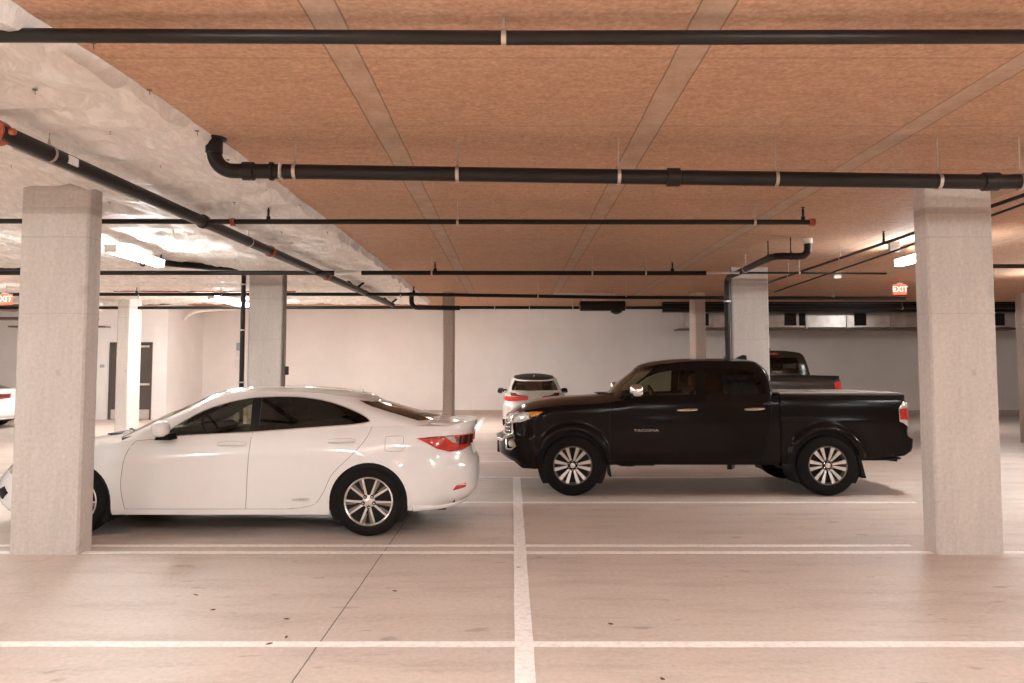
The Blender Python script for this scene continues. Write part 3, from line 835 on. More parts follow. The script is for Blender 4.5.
# ------------------------------------------------------------------ crew-cab pickup
def build_pickup(name, paint, cover=True):
    root = empty(name)
    zh = curve([(0, .95), (.16, 1.0), (.37, 1.075), (.79, 1.14), (1.31, 1.17), (1.6, 1.205), (1.9, 1.25), (3.6, 1.272), (5.4, 1.272)])
    zl = curve([(0, .46), (.20, .42), (.34, .335), (.50, .335), (.62, .40), (1.4, .385), (3.6, .385), (4.6, .455), (5.0, .48), (5.4, .52)])
    XW = (.957, 4.19); ZW = .385; RA = .435
    def bulge(x, z):
        b = 0
        for xc in XW:
            r = math.hypot(x-xc, (z-ZW)*.98)
            if z > ZW-.12: b += .045/(1+math.exp((r-.505)/.011))
        b += .005*math.exp(-((z-.93)/.05)**2)*min(1, max(0, (x-1.6)/.5))*min(1, max(0, (5.1-x)/.5))
        b += .006*math.exp(-((z-.55)/.05)**2) if 1.5 < x < 3.7 else 0
        return b
    B = Band(curve([(0, .08), (.1, .01), (.48, .0), (.56, .09), (.9, .12), (1, .18)]),
             curve([(0, 5.28), (.08, 5.36), (.26, 5.37), (.34, 5.30), (.85, 5.30), (1, 5.25)]),
             curve([(0, .86), (.1, .885), (.5, .900), (.8, .892), (.93, .88), (1, .855)]),
             .50, .13, 2.8, 4., zl, zh, bulge, .012, .85)
    H = B.H
    def run(pts, step=.03):
        o = []
        for i in range(len(pts)-1):
            a, b = pts[i], pts[i+1]; k = max(1, int(math.hypot(b[0]-a[0], b[1]-a[1])/step))
            o += [B.uv(a[0]+(b[0]-a[0])*q/k, a[1]+(b[1]-a[1])*q/k) for q in range(k)]
        return o+[B.uv(*pts[-1])]
    A1, A2 = XW; SD = (-1, 1)
    leg = (1, 0)
    bmp = [(.42, .70), (.30, .74)]
    a1 = arch(A1, ZW, RA, 180, 140, 6); a1b = arch(A1, ZW, RA, 140, 0, 18)
    S1 = [(1.45, 1.3), (1.44, 1.0), (1.43, .47), (1.40, .40)]
    S2 = [(2.60, 1.4), (2.60, .45)]
    S3 = spline([(3.50, 1.4), (3.50, 1.0), (3.46, .78), (3.40, .60), (3.38, .45)], 3)
    vb = B.uv(.1, .735)[1]
    fbp = panel('front_bumper', B, [(B.u0, 0)] + run([(A1-RA, .1), (A1-RA, ZW)] + a1[1:] + [(.42, .735)]) + [(B.u0, vb)], paint, root, SD)
    ug = B.uv(.34, .9)[0]
    for sd in SD:
        panel('fender', B, run([(.34, 1.4), (.34, .735), (.42, .735)] + [a1[-1]] + a1b + [(A1+RA, .1), (1.40, .1)] + S1[::-1]), paint, root, (sd,), step=.035)
        d = panel('front_door', B, run(S1[:-1]+[(1.43, .45)]+S2[::-1]), paint, root, (sd,))
        door_handle(d, B, 2.30, 2.55, 1.085, sd, M['chrome'])
        if sd < 0 and cover:
            p = B.P(*B.uv(1.90, .825), -1, .004)
            text_obj('door_badge', 'TACOMA', .043, M['steel'], d, p, (PI/2, 0, 0), .002, 1.75)
        d = panel('rear_door', B, run(S2+S3[::-1]), paint, root, (sd,))
        door_handle(d, B, 3.16, 3.41, 1.095, sd, M['chrome'])
        panel('rocker_panel', B, run([(1.43, .45), (2.60, .45), (3.38, .45), (3.60, .45), (3.60, .1), (1.40, .1), (1.40, .40)]), paint, root, (sd,))
        panel('cab_corner', B, run(S3[:-1]+[(3.38, .45), (3.610, .45), (3.610, 1.4)]), paint, root, (sd,))
        bt = B.uv(5.2, .74)[1]; ul = B.Ls+B.Cr*.5
        bed = panel('bed_side', B, run([(3.622, 1.4), (3.622, .40), (A2-RA, .40), (A2-RA, ZW)] + arch(A2, ZW, RA, 180, 0, 24)[1:] + [(A2+RA, .1), (5.05, .1), (5.05, .74)]) + [(ul, bt), (ul, H)], paint, root, (sd,), step=.035)
        tl = [B.uv(5.135, .94), (B.Ls+B.Cr*.05, B.uv(5.2, .90)[1]), (ul, B.uv(5.2, .81)[1]), (ul, B.uv(5.2, 1.17)[1]), (B.Ls+B.Cr*.02, B.uv(5.2, 1.19)[1]), B.uv(5.13, 1.10)]
        lp = panel('tail_lamp', B, tl, M['lamp_clear'] if cover else M['lamp_red'], root, (sd,), off=.012, thick=.014, step=.03)
        panel('red_lens', B, [B.uv(5.14, .97), (B.Ls+B.Cr*.22, B.uv(5.2, .94)[1]), (B.Ls+B.Cr*.26, B.uv(5.2, 1.12)[1]), B.uv(5.135, 1.10)], M['lamp_red'], lp, (sd,), off=.016, step=.03)
    bt = B.uv(5.2, .74)[1]; ul = B.Ls+B.Cr*.5
    tg = panel('tailgate', B, [(ul+.006, bt), (ul+.006, H), (B.u1, H), (B.u1, bt)], paint, root, SD)
    bm = bmesh.new(); box(bm, 5.29, 5.325, -.12, .12, 1.03, 1.10, bev=.01)
    obj('tailgate_handle', bm, M['chrome'] , tg)
    panel('rear_bumper', B, run([(5.05, .1), (5.05, .74)]) + [(ul, bt), (B.u1, bt), (B.u1, 0)], paint if cover else M['chrome'], root, SD, off=.001)
    panel('radiator_surround', B, [(B.u0, vb)] + run([(.42, .735), (.34, .735), (.34, 1.4)])[0:] + [(B.u0, H)], paint, root, SD)
    panel('grille', B, [(B.u0, vb-.06), (B.u0+.52, vb-.06), (B.u0+.60, vb+.02), (B.u0+.56, H*.93), (B.u0, H*.95)], M['trim_black'], root, SD, off=.010, step=.04)
    # chrome grille frame, slats
    bm = bmesh.new()
    for sd in SD:
        lp = [(B.u0, H*.93), (B.u0+.56, H*.91), (B.u0+.62, vb+.03), (B.u0+.53, vb-.07), (B.u0, vb-.07)]
        tube(bm, [B.P(*p, sd, .02) for p in densify(lp, .06)[:-1]][:26], .018, 8)
        for q in range(4):
            v = vb+.01+(H*.9-vb)*q/4
            tube(bm, [B.P(B.u0+.5*k/6, v, sd, .014) for k in range(7)], .008, 6)
    obj('grille_frame', bm, M['chrome'], root, True)
    seams('panel_gap', B, [S1, S2, S3, [(.34, .735), (.34, 1.3)], [(1.43, .45), (3.6, .45)]], M['seam_black'], root, .003)
    # lamps
    for sd in SD:
        hl = [B.uv(.135, .985), B.uv(.20, 1.01), B.uv(.30, 1.035), B.uv(.425, 1.05), B.uv(.42, .97), B.uv(.30, .925), B.uv(.19, .905), B.uv(.13, .93)]
        h = panel('headlamp', B, hl, M['lamp_clear'], root, (sd,), off=.012, thick=.014, step=.03)
        panel('amber_marker', B, [B.uv(.43, .99), B.uv(.43, 1.055), B.uv(.50, 1.06), B.uv(.585, 1.062), B.uv(.52, 1.02)], M['amber'], root, (sd,), off=.012, thick=.012, step=.03)
        c = B.P(*B.uv(.20, .66), sd, .01)
        bm = bmesh.new(); q = [B.P(*B.uv(*p), sd, .012) for p in ((.13, .58), (.12, .71), (.22, .735), (.24, .62), (.19, .575))]
        tube(bm, q+[q[0]], .013, 8, False)
        fl = obj('fog_lamp_ring', bm, M['chrome'], root, True)
        bm = bmesh.new(); blob(bm, (c.x-.01, c.y, .655), (.045, .045, .05), 2.2, 16, 8); obj('fog_lamp', bm, M['lamp_clear'], fl, True)
        # mud flaps
        for x0, z0 in ((1.40, .24), (4.66, .22)):
            bm = bmesh.new()
            prism(bm, [(x0, .47), (x0+.02, .47), (x0+.055, z0), (x0+.03, z0)] if x0 < 2 else [(x0-.08, .50), (x0-.04, .50), (x0+.03, z0), (x0-.02, z0)], sd*.66, sd*.90)
            obj('mud_flap', bm, M['trim_black'], root)
        # flare lips
        for xc in XW:
            bm = bmesh.new()
            a = arch(xc, ZW, RA+.004, -12, 192, 30)
            tube(bm, [B.P(*B.uv(x, z), sd, .0) for x, z in a if z > B.zl(x)+.0], .010, 6)
            obj('arch_lip', bm, paint, root, True)
    # hood, bed
    top_panel('hood', B, B.u0, B.uv(1.75, 1.2)[0], .09, paint, root, 2.6, 60)
    top_panel('cowl_panel', B, B.uv(1.74, 1.2)[0], B.uv(3.6, 1.2)[0], -.03, M['interior'], root, 2, 10, zoff=-.008)
    bm = bmesh.new()
    # bed: floor, inner walls, capped rails
    box(bm, 3.635, 5.26, -.74, .74, .62, .68)
    for sd in SD:
        y0, y1 = sorted((sd*.74, sd*.852)); box(bm, 3.635, 5.23, y0, y1, 1.16, 1.283, bev=.012)
        y0, y1 = sorted((sd*.74, sd*.76)); box(bm, 3.635, 5.23, y0, y1, .62, 1.2)
    box(bm, 3.635, 3.66, -.74, .74, .62, 1.283); box(bm, 5.20, 5.262, -.78, .78, .80, 1.283, bev=.012)
    obj('bed_liner', bm, M['trim_black'], root)
    if cover:
        bm = bmesh.new(); box(bm, 3.64, 5.19, -.80, .80, 1.284, 1.312, bev=.010)
        for k in (1, 2):
            x = 3.64+1.55*k/3; box(bm, x-.006, x+.006, -.80, .80, 1.300, 1.315)
        tn = obj('bed_cover', bm, M['tonneau'], root); tn['label'] = 'pale grey folding bed cover'
    # cab
    G = Band(curve([(0, 1.36), (.15, 1.48), (.56, 1.69), (1, 1.93)]),
             curve([(0, 3.605), (.5, 3.585), (.8, 3.53), (1, 3.44)]),
             curve([(0, .845), (.5, .79), (.85, .742), (.95, .715), (1, .67)]),
             .35, .14, 2.6, 3.6, lambda x: zh(x)-.012, curve([(1.9, 1.625), (2.17, 1.682), (2.6, 1.715), (3.2, 1.718), (3.45, 1.70)]), None, 0., .5)
    wf = [(1.60, 1.262), (1.67, 1.285), (1.80, 1.40), (1.943, 1.50), (2.105, 1.565), (2.26, 1.590), (2.56, 1.605), (2.555, 1.285)]
    wr = [(2.67, 1.288), (2.67, 1.607), (3.18, 1.605), (3.33, 1.565), (3.45, 1.40), (3.46, 1.292)]
    Lf, Lr = G.loop(wf), G.loop(wr)
    Wd = [(G.u0-.1, .05), (-.34*G.Cf, .05), (-.30*G.Cf, .47), (G.u0-.1, .47)]
    Bk = [(G.u1+.1, .05), (G.Ls+.62*G.Cr, .05), (G.Ls+.62*G.Cr, .40), (G.u1+.1, .40)]
    bp = G.loop([(2.565, 1.28), (2.57, 1.61), (2.66, 1.612), (2.66, 1.283)])
    panel('body_pillar', G, [(G.u0, 0), (G.u1, 0), (G.u1, G.H), (G.u0, G.H)], paint, root, SD, holes=(Lf, Lr, Wd, Bk), step=.04)
    for sd in SD:
        panel('side_window', G, Lf, M['glass_mid'], root, (sd,), off=-.004)
        panel('side_window', G, Lr, M['glass_dark'], root, (sd,), off=-.004)
    cw = lambda lp: [(max(G.u0, min(G.u1, u)), v) for u, v in lp]
    panel('windshield', G, cw(Wd), M['glass_mid'], root, SD, off=-.003)
    panel('rear_window', G, cw(Bk), M['glass_dark'], root, SD, off=-.003)
    top_panel('roof', G, G.u0, G.u1, .042, paint, root, 2.4, 80, pc=.9)
    bm = bmesh.new(); box(bm, 3.475, 3.50, -.16, .16, 1.668, 1.692, bev=.006)
    obj('high_brake_lamp', bm, M['lamp_red'], root)
    bm = bmesh.new(); prism(bm, [(3.26, 1.735), (3.46, 1.70), (3.45, 1.80), (3.41, 1.812), (3.36, 1.795)], -.02, .02)
    obj('roof_antenna', bm, M['trim_black'], root)
    for sd in SD:
        bm = bmesh.new(); blob(bm, (1.765, sd*1.03, 1.335), (.085, .12, .085), 3.)
        m = obj('side_mirror', bm, M['chrome'], root, True)
        bm = bmesh.new(); prism(bm, [(1.72, 1.25), (1.86, 1.25), (1.82, 1.31), (1.74, 1.31)], sd*.83, sd*1.02); obj('mirror_stalk', bm, M['trim_black'], m)
    bm = bmesh.new()
    for (x0, y0, x1, y1) in ((1.40, .55, 1.66, -.05), (1.38, .0, 1.64, -.6)): tube(bm, [(x0, y0, 1.27), (x1, y1, 1.29)], .010, 6)
    obj('wiper', bm, M['trim_black'], root)
    # frame, steps, hitch, exhaust
    bm = bmesh.new()
    box(bm, .35, 5.15, -.50, -.38, .40, .54); box(bm, .35, 5.15, .38, .50, .40, .54)
    box(bm, .40, 3.60, -.56, .56, .50, .98); box(bm, 1.45, 3.55, -.86, .86, .44, .60); box(bm, 3.6, 5.1, -.56, .56, .5, .62)
    obj('chassis_frame', bm, M['trim_black'], root)
    bm = bmesh.new()
    for xc in XW: tube(bm, [(xc, -.72, ZW), (xc, .72, ZW)], .05, 10); 
    blob(bm, (4.19, 0, ZW), (.14, .16, .14)); obj('axle', bm, M['trim_black'], root, True)
    bm = bmesh.new(); box(bm, 5.05, 5.40, -.04, .04, .44, .50); box(bm, 5.36, 5.40, -.10, .10, .42, .51)
    tube(bm, [(4.6, -.60, .50), (4.85, -.66, .47), (5.16, -.74, .44)], .03, 10)
    blob(bm, (5.10, -.70, .455), (.13, .09, .022), 2.2)
    obj('tow_hitch', bm, M['trim_black'], root, True)
    bm = bmesh.new(); tube(bm, [(1.50, -.55, .40), (1.62, -.60, .365), (1.74, -.60, .36), (2.0, -.56, .40)], .03, 8); box(bm, 1.70, 2.05, -.62, -.40, .345, .40)
    obj('exhaust_pipe', bm, M['alloy_dark'], root, True)
    # front licence bracket and lower valance hang at the nose
    bm = bmesh.new(); box(bm, -.012, .03, -.18, .18, .48, .64, bev=.01)
    obj('plate_bracket', bm, M['trim_black'], root)
    for xc in XW: arch_liner(root, xc, ZW, RA+.006, .50, .875)
    bm = bmesh.new()
    seat(bm, 2.60, -.38, .72, h=.60); obj('front_seat', bm, M['seat_fabric'], root)
    bm = bmesh.new(); seat(bm, 2.60, .38, .72, h=.60); obj('front_seat', bm, M['seat_fabric'], root)
    bm = bmesh.new(); seat(bm, 3.30, 0, .72, w=1.25, h=.58, hd=False); seat(bm, 3.35, -.38, .72, w=.4, h=.56); seat(bm, 3.35, .38, .72, w=.4, h=.56)
    obj('rear_seat', bm, M['seat_fabric'], root)
    bm = bmesh.new(); prism(bm, [(1.55, 1.0), (1.55, 1.22), (1.9, 1.27), (2.0, 1.25), (2.0, 1.0)], -.76, .76)
    obj('dashboard', bm, M['interior'], root)
    steering(root, 2.10, -.38, 1.22)
    for xc in XW:
        for sd in SD: wheel(root, xc, ZW, sd*.945, sd, .385, .246, .25, 'truck')
    return root, B, G

def recolour(root, swaps):
    done = {}
    for ch in root.children_recursive:
        if ch.type != 'MESH': continue
        ms = [m.name for m in ch.data.materials]
        if any(k in ms for k in swaps):
            if ch.data.name not in done:
                nd = ch.data.copy(); done[ch.data.name] = nd
                for i, m in enumerate(nd.materials):
                    if m.name in swaps: nd.materials[i] = swaps[m.name]
            ch.data = done[ch.data.name]

sedan, SB, SG = build_sedan('sedan', M['white_car'], M['white_car'], M['glass_dark'], M['seam'])
sedan.location = (-5.32, 8.70, 0); sedan.scale = (1.012, 1, 1)
tag(sedan, 'white four-door sedan parked side-on behind the left concrete column', 'car')
pickup, PB, PG = build_pickup('pickup_truck', M['black_car'])
pickup.location = (-.19, 11.225, 0); pickup.scale = (1.006, 1, 1)
tag(pickup, 'glossy black crew-cab pickup truck with a pale bed cover, parked side-on', 'truck')

silver = copy_tree(sedan); silver.name = 'coupe'
recolour(silver, {'pearl_white_paint': M['silver_car'], 'privacy_glass': M['glass_clear']})
for ch in silver.children:
    if ch.name.startswith('roof.') or ch.name.startswith('side_mirror'):
        ch.data = ch.data.copy(); ch.data.materials[0] = M['trim_black']
for ch in list(silver.children_recursive):
    if ch.name.startswith('hybrid_badge') or ch.name.startswith('fuel_lid'): bpy.data.objects.remove(ch)
for ch in silver.children:
    if ch.type == 'MESH':
        ch.data = ch.data.copy()
        for v in ch.data.vertices:
            z = v.co.z; v.co.z = z*.89 if z < 1.05 else .9345+(z-1.05)*1.36
silver.location = (.64, 22.2+4.55, 0); silver.rotation_euler = (0, 0, -PI/2); silver.scale = (.93, 1.0, 1.03)
silver['label'] = 'small silver car with a black roof seen from behind, near the far wall'; silver['category'] = 'car'

dark = copy_tree(pickup); dark.name = 'pickup_truck'
recolour(dark, {'black_paint': M['dark_truck'], 'chrome': M['alloy_dark']})
names = [c.name for c in dark.children_recursive]
for nm in names:
    ch = bpy.data.objects.get(nm)
    if ch.name.startswith(('bed_cover', 'door_badge', 'red_lens', 'plate_bracket', 'side_mirror', 'mirror_stalk')): bpy.data.objects.remove(ch)
    elif ch.name.startswith('tail_lamp'): ch.data = ch.data.copy(); ch.data.materials[0] = M['lamp_red']
dark.location = (5.37+.62, 15.6+5.36*1.1, 0); dark.rotation_euler = (0, 0, -PI/2-R(4.5)); dark.scale = (1.1, 1.02, 1.16)
dark['label'] = 'charcoal pickup truck seen from behind beyond the bed of the black pickup'

van = copy_tree(sedan); van.name = 'sedan'
for ch in list(van.children_recursive):
    if ch.name.startswith('hybrid_badge'): bpy.data.objects.remove(ch)
van.location = (-13.85-4.915, 22.4, 0)
van['label'] = 'white car whose tail alone shows left of the near left column'
#==PLACE==

# ------------------------------------------------------------------ the garage shell
CZ = 3.30
def slab_obj(name, x0, x1, y0, y1, z0, z1, mat, bev=0):
    bm = bmesh.new(); box(bm, x0, x1, y0, y1, z0, z1, bev=bev)
    return obj(name, bm, mat)
struct(slab_obj('floor', -24, 22, -9, 29.3, -.2, 0, M['floor']))
struct(slab_obj('ceiling', -24, 22, -9, 19.6, CZ, CZ+.6, M['slab']))
struct(slab_obj('ceiling_rear', -24, 22, 19.6, 29.3, 3.85, 4.15, M['slab']))
struct(slab_obj('wall_back', -11.2, 22, 29, 29.3, 0, 3.85, M['wall']))
struct(slab_obj('wall_right', 22, 22.3, -9, 29.3, 0, 3.9, M['wall']))
struct(slab_obj('wall_left', -24.3, -24, -9, 29.3, 0, 3.9, M['wall']))
struct(slab_obj('wall_behind', -24, 22, -9.3, -9, 0, 3.9, M['wall']))
struct(slab_obj('wall_return', -11.5, -11.2, 26.3, 29.3, 0, 3.85, M['wall']))
bm = bmesh.new()  # dark strip standing in for shade under the raised rear ceiling
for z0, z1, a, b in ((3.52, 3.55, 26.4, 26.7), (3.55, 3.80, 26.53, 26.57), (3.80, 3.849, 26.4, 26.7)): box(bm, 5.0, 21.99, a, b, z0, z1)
tag(obj('ceiling_shade_strip', bm, M['pipe']), 'added dark strip standing for the unlit ceiling in front of the silver ductwork', 'shade strip')
# wall with the two doors (openings are real)
bm = bmesh.new()
D1 = (-12.29, -11.67, 2.50); D0 = (-13.06, -12.36, 2.50)
xs = [-24, D0[0], D0[1], D1[0], D1[1], -11.2]
for i in range(5):
    if i in (1, 3): box(bm, xs[i], xs[i+1], 26, 26.3, 2.50, 3.85)
    else: box(bm, xs[i], xs[i+1], 26, 26.3, 0, 3.85)
struct(obj('wall_doors', bm, M['wall']))
bm = bmesh.new(); box(bm, -11.19, 21.9, 28.97, 29.0, 0, .16); struct(obj('baseboard_back', bm, M['wallbase']))
bm = bmesh.new(); box(bm, -11.2, -11.17, 26.0, 28.97, 0, .14); struct(obj('baseboard_return', bm, M['wallbase']))

def steel_door(name, x0, x1, zt, label, bar=True):
    y = 26.08
    bm = bmesh.new(); box(bm, x0+.05, x1-.05, y, y+.05, .32, zt-.05)
    d = obj(name, bm, M['door_grey']); d['kind'] = 'structure'; d['label'] = label
    bm = bmesh.new(); f = .05
    box(bm, x0, x0+f, 25.97, 26.25, 0, zt); box(bm, x1-f, x1, 25.97, 26.25, 0, zt); box(bm, x0, x1, 25.97, 26.25, zt-f, zt)
    fr = obj('door_frame', bm, M['door_grey'], d)
    bm = bmesh.new(); box(bm, x0+.05, x1-.05, y-.012, y+.05, .02, .32)
    obj('kick_plate', bm, M['frame_white'], d)
    if bar:
        bm = bmesh.new(); box(bm, x0+.07, x1-.10, y-.09, y-.04, 1.10, 1.17, bev=.01); box(bm, x0+.08, x0+.13, y-.05, y, 1.10, 1.17); box(bm, x1-.16, x1-.11, y-.05, y, 1.10, 1.17)
        obj('push_bar', bm, M['frame_white'], d)
        bm = bmesh.new(); box(bm, x0+.12, x1-.14, y-.07, y, zt-.17, zt-.10, bev=.008)
        obj('door_closer', bm, M['frame_white'], d)
    return d
steel_door('door_1', *D1, 'grey steel exit door with a pale push bar and kick plate')
steel_door('door_2', *D0, 'dark door mostly hidden behind the near left column', False)

# columns
def column(x0, x1, y0, y1, top, mat, label, group=None, ch=.018):
    w, d = x1-x0, y1-y0
    bm = bmesh.new()
    pl = [(-w/2+ch, 0), (w/2-ch, 0), (w/2, ch), (w/2, d-ch), (w/2-ch, d), (-w/2+ch, d), (-w/2, d-ch), (-w/2, ch)]
    zs = [i*top/8 for i in range(9)]
    rows = [[bm.verts.new((x, y, z)) for x, y in pl] for z in zs]
    for i in range(8):
        for k in range(8): bm.faces.new((rows[i][k], rows[i][(k+1) % 8], rows[i+1][(k+1) % 8], rows[i+1][k]))
    bm.faces.new(rows[0]); bm.faces.new(rows[-1])
    o = obj('concrete_column', bm, mat, loc=((x0+x1)/2, y0, 0))
    tag(o, label, 'column', group); o['kind'] = 'thing'
    return o
GC = 'square-edged concrete columns holding up the slab'
column(-4.37, -3.765, 7.05, 7.29, CZ, M['column'], 'pale concrete column standing in front of the white sedan', GC)
column(3.69, 4.276, 7.05, 7.29, CZ, M['column'], 'pale concrete column nearest the tail of the black pickup', GC)
column(-4.36, -3.80, 13.2, 13.44, CZ, M['column'], 'pale concrete column behind the roof of the white sedan, beside a black riser pipe', GC)
column(3.64, 4.25, 13.2, 13.44, CZ, M['column'], 'pale concrete column behind the cab of the black pickup', GC)
column(-8.90, -8.62, 18.0, 18.6, CZ, M['column'], 'slim pale column in front of the grey steel door', GC)
column(-1.50, -1.28, 17.3, 17.95, CZ, M['column_warm'], 'slim tan column behind the tail of the white sedan', GC)
column(4.0, 4.22, 17.4, 18.0, CZ, M['column_warm'], 'slim tan column just left of the ductwork, behind the black pickup', GC)
column(11.25, 11.85, 17.6, 17.85, CZ, M['column_warm'], 'shadowed column at the right edge, beyond the near right column', GC)

# insulation sheeting stapled under the slab on the left
def sheeting():
    x0, x1, y0, y1 = -13.0, -2.13, 1.2, 19.6
    nx, ny = 230, 330
    pins = []
    rnd = random.Random(4)
    for i in range(14):
        for j in range(24): pins.append((x1-.06-i*.62+rnd.uniform(-.08, .08), y0+.3+j*.80+rnd.uniform(-.1, .1)))
    edge = curve([(1, -2.36), (3.6, -2.31), (4.4, -2.24), (5.6, -2.17), (8.3, -2.10), (17, -2.02), (20, -2.0)])
    bm = bmesh.new(); V = []
    from mathutils.kdtree import KDTree
    kd = KDTree(len(pins))
    for i, p in enumerate(pins): kd.insert((p[0], p[1], 0), i)
    kd.balance()
    for i in range(nx+1):
        row = []
        for j in range(ny+1):
            q = i/nx; x = x0+(x1-x0)*(1-(1-q)**1.0); y = y0+(y1-y0)*j/ny
            ex = edge(y); x = x0+(ex-x0)*q
            if i == nx: x += .02*noise.noise(Vector((0, y*1.7, 3)))+.015*noise.noise(Vector((5, y*6, 3)))
            (px_, py_, _), _, dist = kd.find((x, y, 0))
            sag = .055*min(1, dist/.40)**.75
            ang = math.atan2(y-py_, x-px_)
            fold = .018*noise.noise(Vector((math.cos(ang)*2.6+px_*3, math.sin(ang)*2.6+py_*3, dist*1.2)))*math.exp(-dist/.35)*2
            n1 = noise.noise(Vector((x*1.3, y*2.6, 1))); n2 = noise.noise(Vector((x*3.1, y*5.5, 9)))
            wr = .042*(1-abs(n1)*1.7)**3+.016*(1-abs(n2)*1.7)**3-.022+.012*noise.noise(Vector((x*7, y*11, 4)))
            z = CZ-.035-sag+fold+wr
            if i >= nx-1: z = min(z, CZ-.02)
            if i == nx: z = CZ-.001
            row.append(bm.verts.new((x, y, min(z, CZ-.004) if i < nx else z)))
        V.append(row)
    for i in range(nx):
        for j in range(ny): bm.faces.new((V[i][j], V[i+1][j], V[i+1][j+1], V[i][j+1]))
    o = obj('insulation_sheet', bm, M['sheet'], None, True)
    tag(o, 'wrinkled white plastic-faced insulation stapled under the left part of the ceiling', 'insulation')
    o['kind'] = 'thing'
    n = 0
    for (px_, py_) in pins:
        if px_ < -4.2 or py_ < 3.2 or py_ > 13: continue
        bm = bmesh.new(); lathe(bm, [(0, .016), (.003, .016), (.004, .0005)], 'z', 8, (px_, py_, CZ-.047))
        tube(bm, [(px_, py_, CZ-.045), (px_+.004, py_, CZ-.075)], .002, 5)
        obj('fastener', bm, M['pipe_grey'], o); n += 1
sheeting()

# floor stripes
def stripe(x0, x1, y0, y1, label, group='white painted parking stripes'):
    zt = .0035 if (x1-x0) > (y1-y0) else .0048
    bm = bmesh.new()
    n = max(2, int(max(x1-x0, y1-y0)/.25)); lx = (x1-x0) > (y1-y0)
    A = []; B_ = []
    for i in range(n+1):
        q = i/n; j1, j2 = random.uniform(-.003, .003), random.uniform(-.003, .003)
        if lx: a, b = (x0+(x1-x0)*q, y0+j1), (x0+(x1-x0)*q, y1+j2)
        else: a, b = (x0+j1, y0+(y1-y0)*q), (x1+j2, y0+(y1-y0)*q)
        A.append(bm.verts.new((*a, .001))); B_.append(bm.verts.new((*b, .001)))
    for i in range(n): bm.faces.new((A[i], A[i+1], B_[i+1], B_[i]))
    g = bmesh.ops.extrude_face_region(bm, geom=list(bm.faces))
    for v in g['geom']:
        if isinstance(v, bmesh.types.BMVert): v.co.z = zt
    o = obj('parking_stripe', bm, M['stripe']); tag(o, label, 'floor marking', group); o['kind'] = 'thing'
    return o
stripe(-9, 12, 4.735, 4.825, 'long white stripe across the floor nearest the camera')
stripe(-9, 12, 7.09, 7.18, 'front line of the double white stripe running to both near columns')
stripe(-9, 3.64, 7.37, 7.45, 'rear line of the double white stripe, passing just before the white sedan')
stripe(-2.2, 4.88, 9.75, 9.84, 'white stripe just in front of the black pickup wheels')
stripe(-2.6, 3.7, 12.02, 12.11, 'white stripe seen beneath the black pickup')
stripe(-1.6, 3.6, 14.07, 14.16, 'white stripe just beyond the nose of the black pickup')
stripe(.015, .125, 2.0, 12.02, 'wide white stripe running away from the camera down the middle')
stripe(-1.02, -.90, 21.2, 27.2, 'white bay stripe on the far floor beside the silver car')
stripe(-3.72, -3.60, 21.2, 27.2, 'white bay stripe on the far floor behind the tail of the white sedan')

# small litter on the slab
rl = random.Random(11)
spots = [(-2.0, 5.45), (-1.45, 5.25), (-1.42, 4.78), (-1.35, 4.9), (.62, 5.15), (-3.0, 4.52), (.05, 6.6), (-.85, 5.9), (.78, 4.25), (-2.25, 5.8)]
for i, (x, y) in enumerate(spots):
    bm = bmesh.new(); n = 7
    pts = [bm.verts.new((rl.uniform(.7, 1)*.028*math.cos(2*PI*k/n), rl.uniform(.5, .9)*.014*math.sin(2*PI*k/n), rl.uniform(.001, .008))) for k in range(n)]
    c = bm.verts.new((0, 0, .009))
    for k in range(n): bm.faces.new((pts[k], pts[(k+1) % n], c))
    bm.faces.new(pts[::-1])
    o = obj('dry_leaf', bm, M['leaf'], loc=(x, y, 0)); o.rotation_euler = (0, 0, rl.uniform(0, 3))
    tag(o, 'small brown scrap of dry leaf lying on the bare floor in the foreground', 'litter', 'scraps of dry leaf on the floor')

# ------------------------------------------------------------------ pipes
def ring_hanger(parent, p, r, axis, rod_top, mat, rod=.005, sprinkler=False):
    """clevis ring round a pipe with its threaded rod up to the slab"""
    bm = bmesh.new(); p = Vector(p); ax = Vector(axis).normalized()
    u = Vector((0, 0, 1)); v = ax.cross(u).normalized()
    n = 20; w = .012
    rr = r+.003
    for s_ in (0,):
        ring = []
        for k in range(n):
            a = 2*PI*k/n; d = u*math.cos(a)+v*math.sin(a)
            ring.append([bm.verts.new(p+ax*e+d*q) for e, q in ((-w, rr), (w, rr), (w, rr+.004), (-w, rr+.004))])
        for k in range(n):
            for q in range(4): bm.faces.new((ring[k][q], ring[(k+1) % n][q], ring[(k+1) % n][(q+1) % 4], ring[k][(q+1) % 4]))
    tube(bm, [p+u*(rr), p+u*(rr+.045)], [.012, .006], 8)
    tube(bm, [p+u*(rr+.03), Vector((p.x, p.y, rod_top))], rod, 6)
    return obj('hanger', bm, mat, parent, True)

def coupling(parent, p, r, axis, mat, wd=.03, name='coupling', lug=True):
    bm = bmesh.new(); p = Vector(p); ax = Vector(axis).normalized()
    tube(bm, [p-ax*wd, p-ax*wd*.9, p+ax*wd*.9, p+ax*wd], [r+.002, r+.014, r+.014, r+.002], 18)
    if lug:
        s_ = ax.cross(Vector((0, 0, 1))).normalized()
        for e in (-1, 1):
            tube(bm, [p+s_*e*(r+.005), p+s_*e*(r+.032)], .016, 8)
    return obj(name, bm, mat, parent, True)

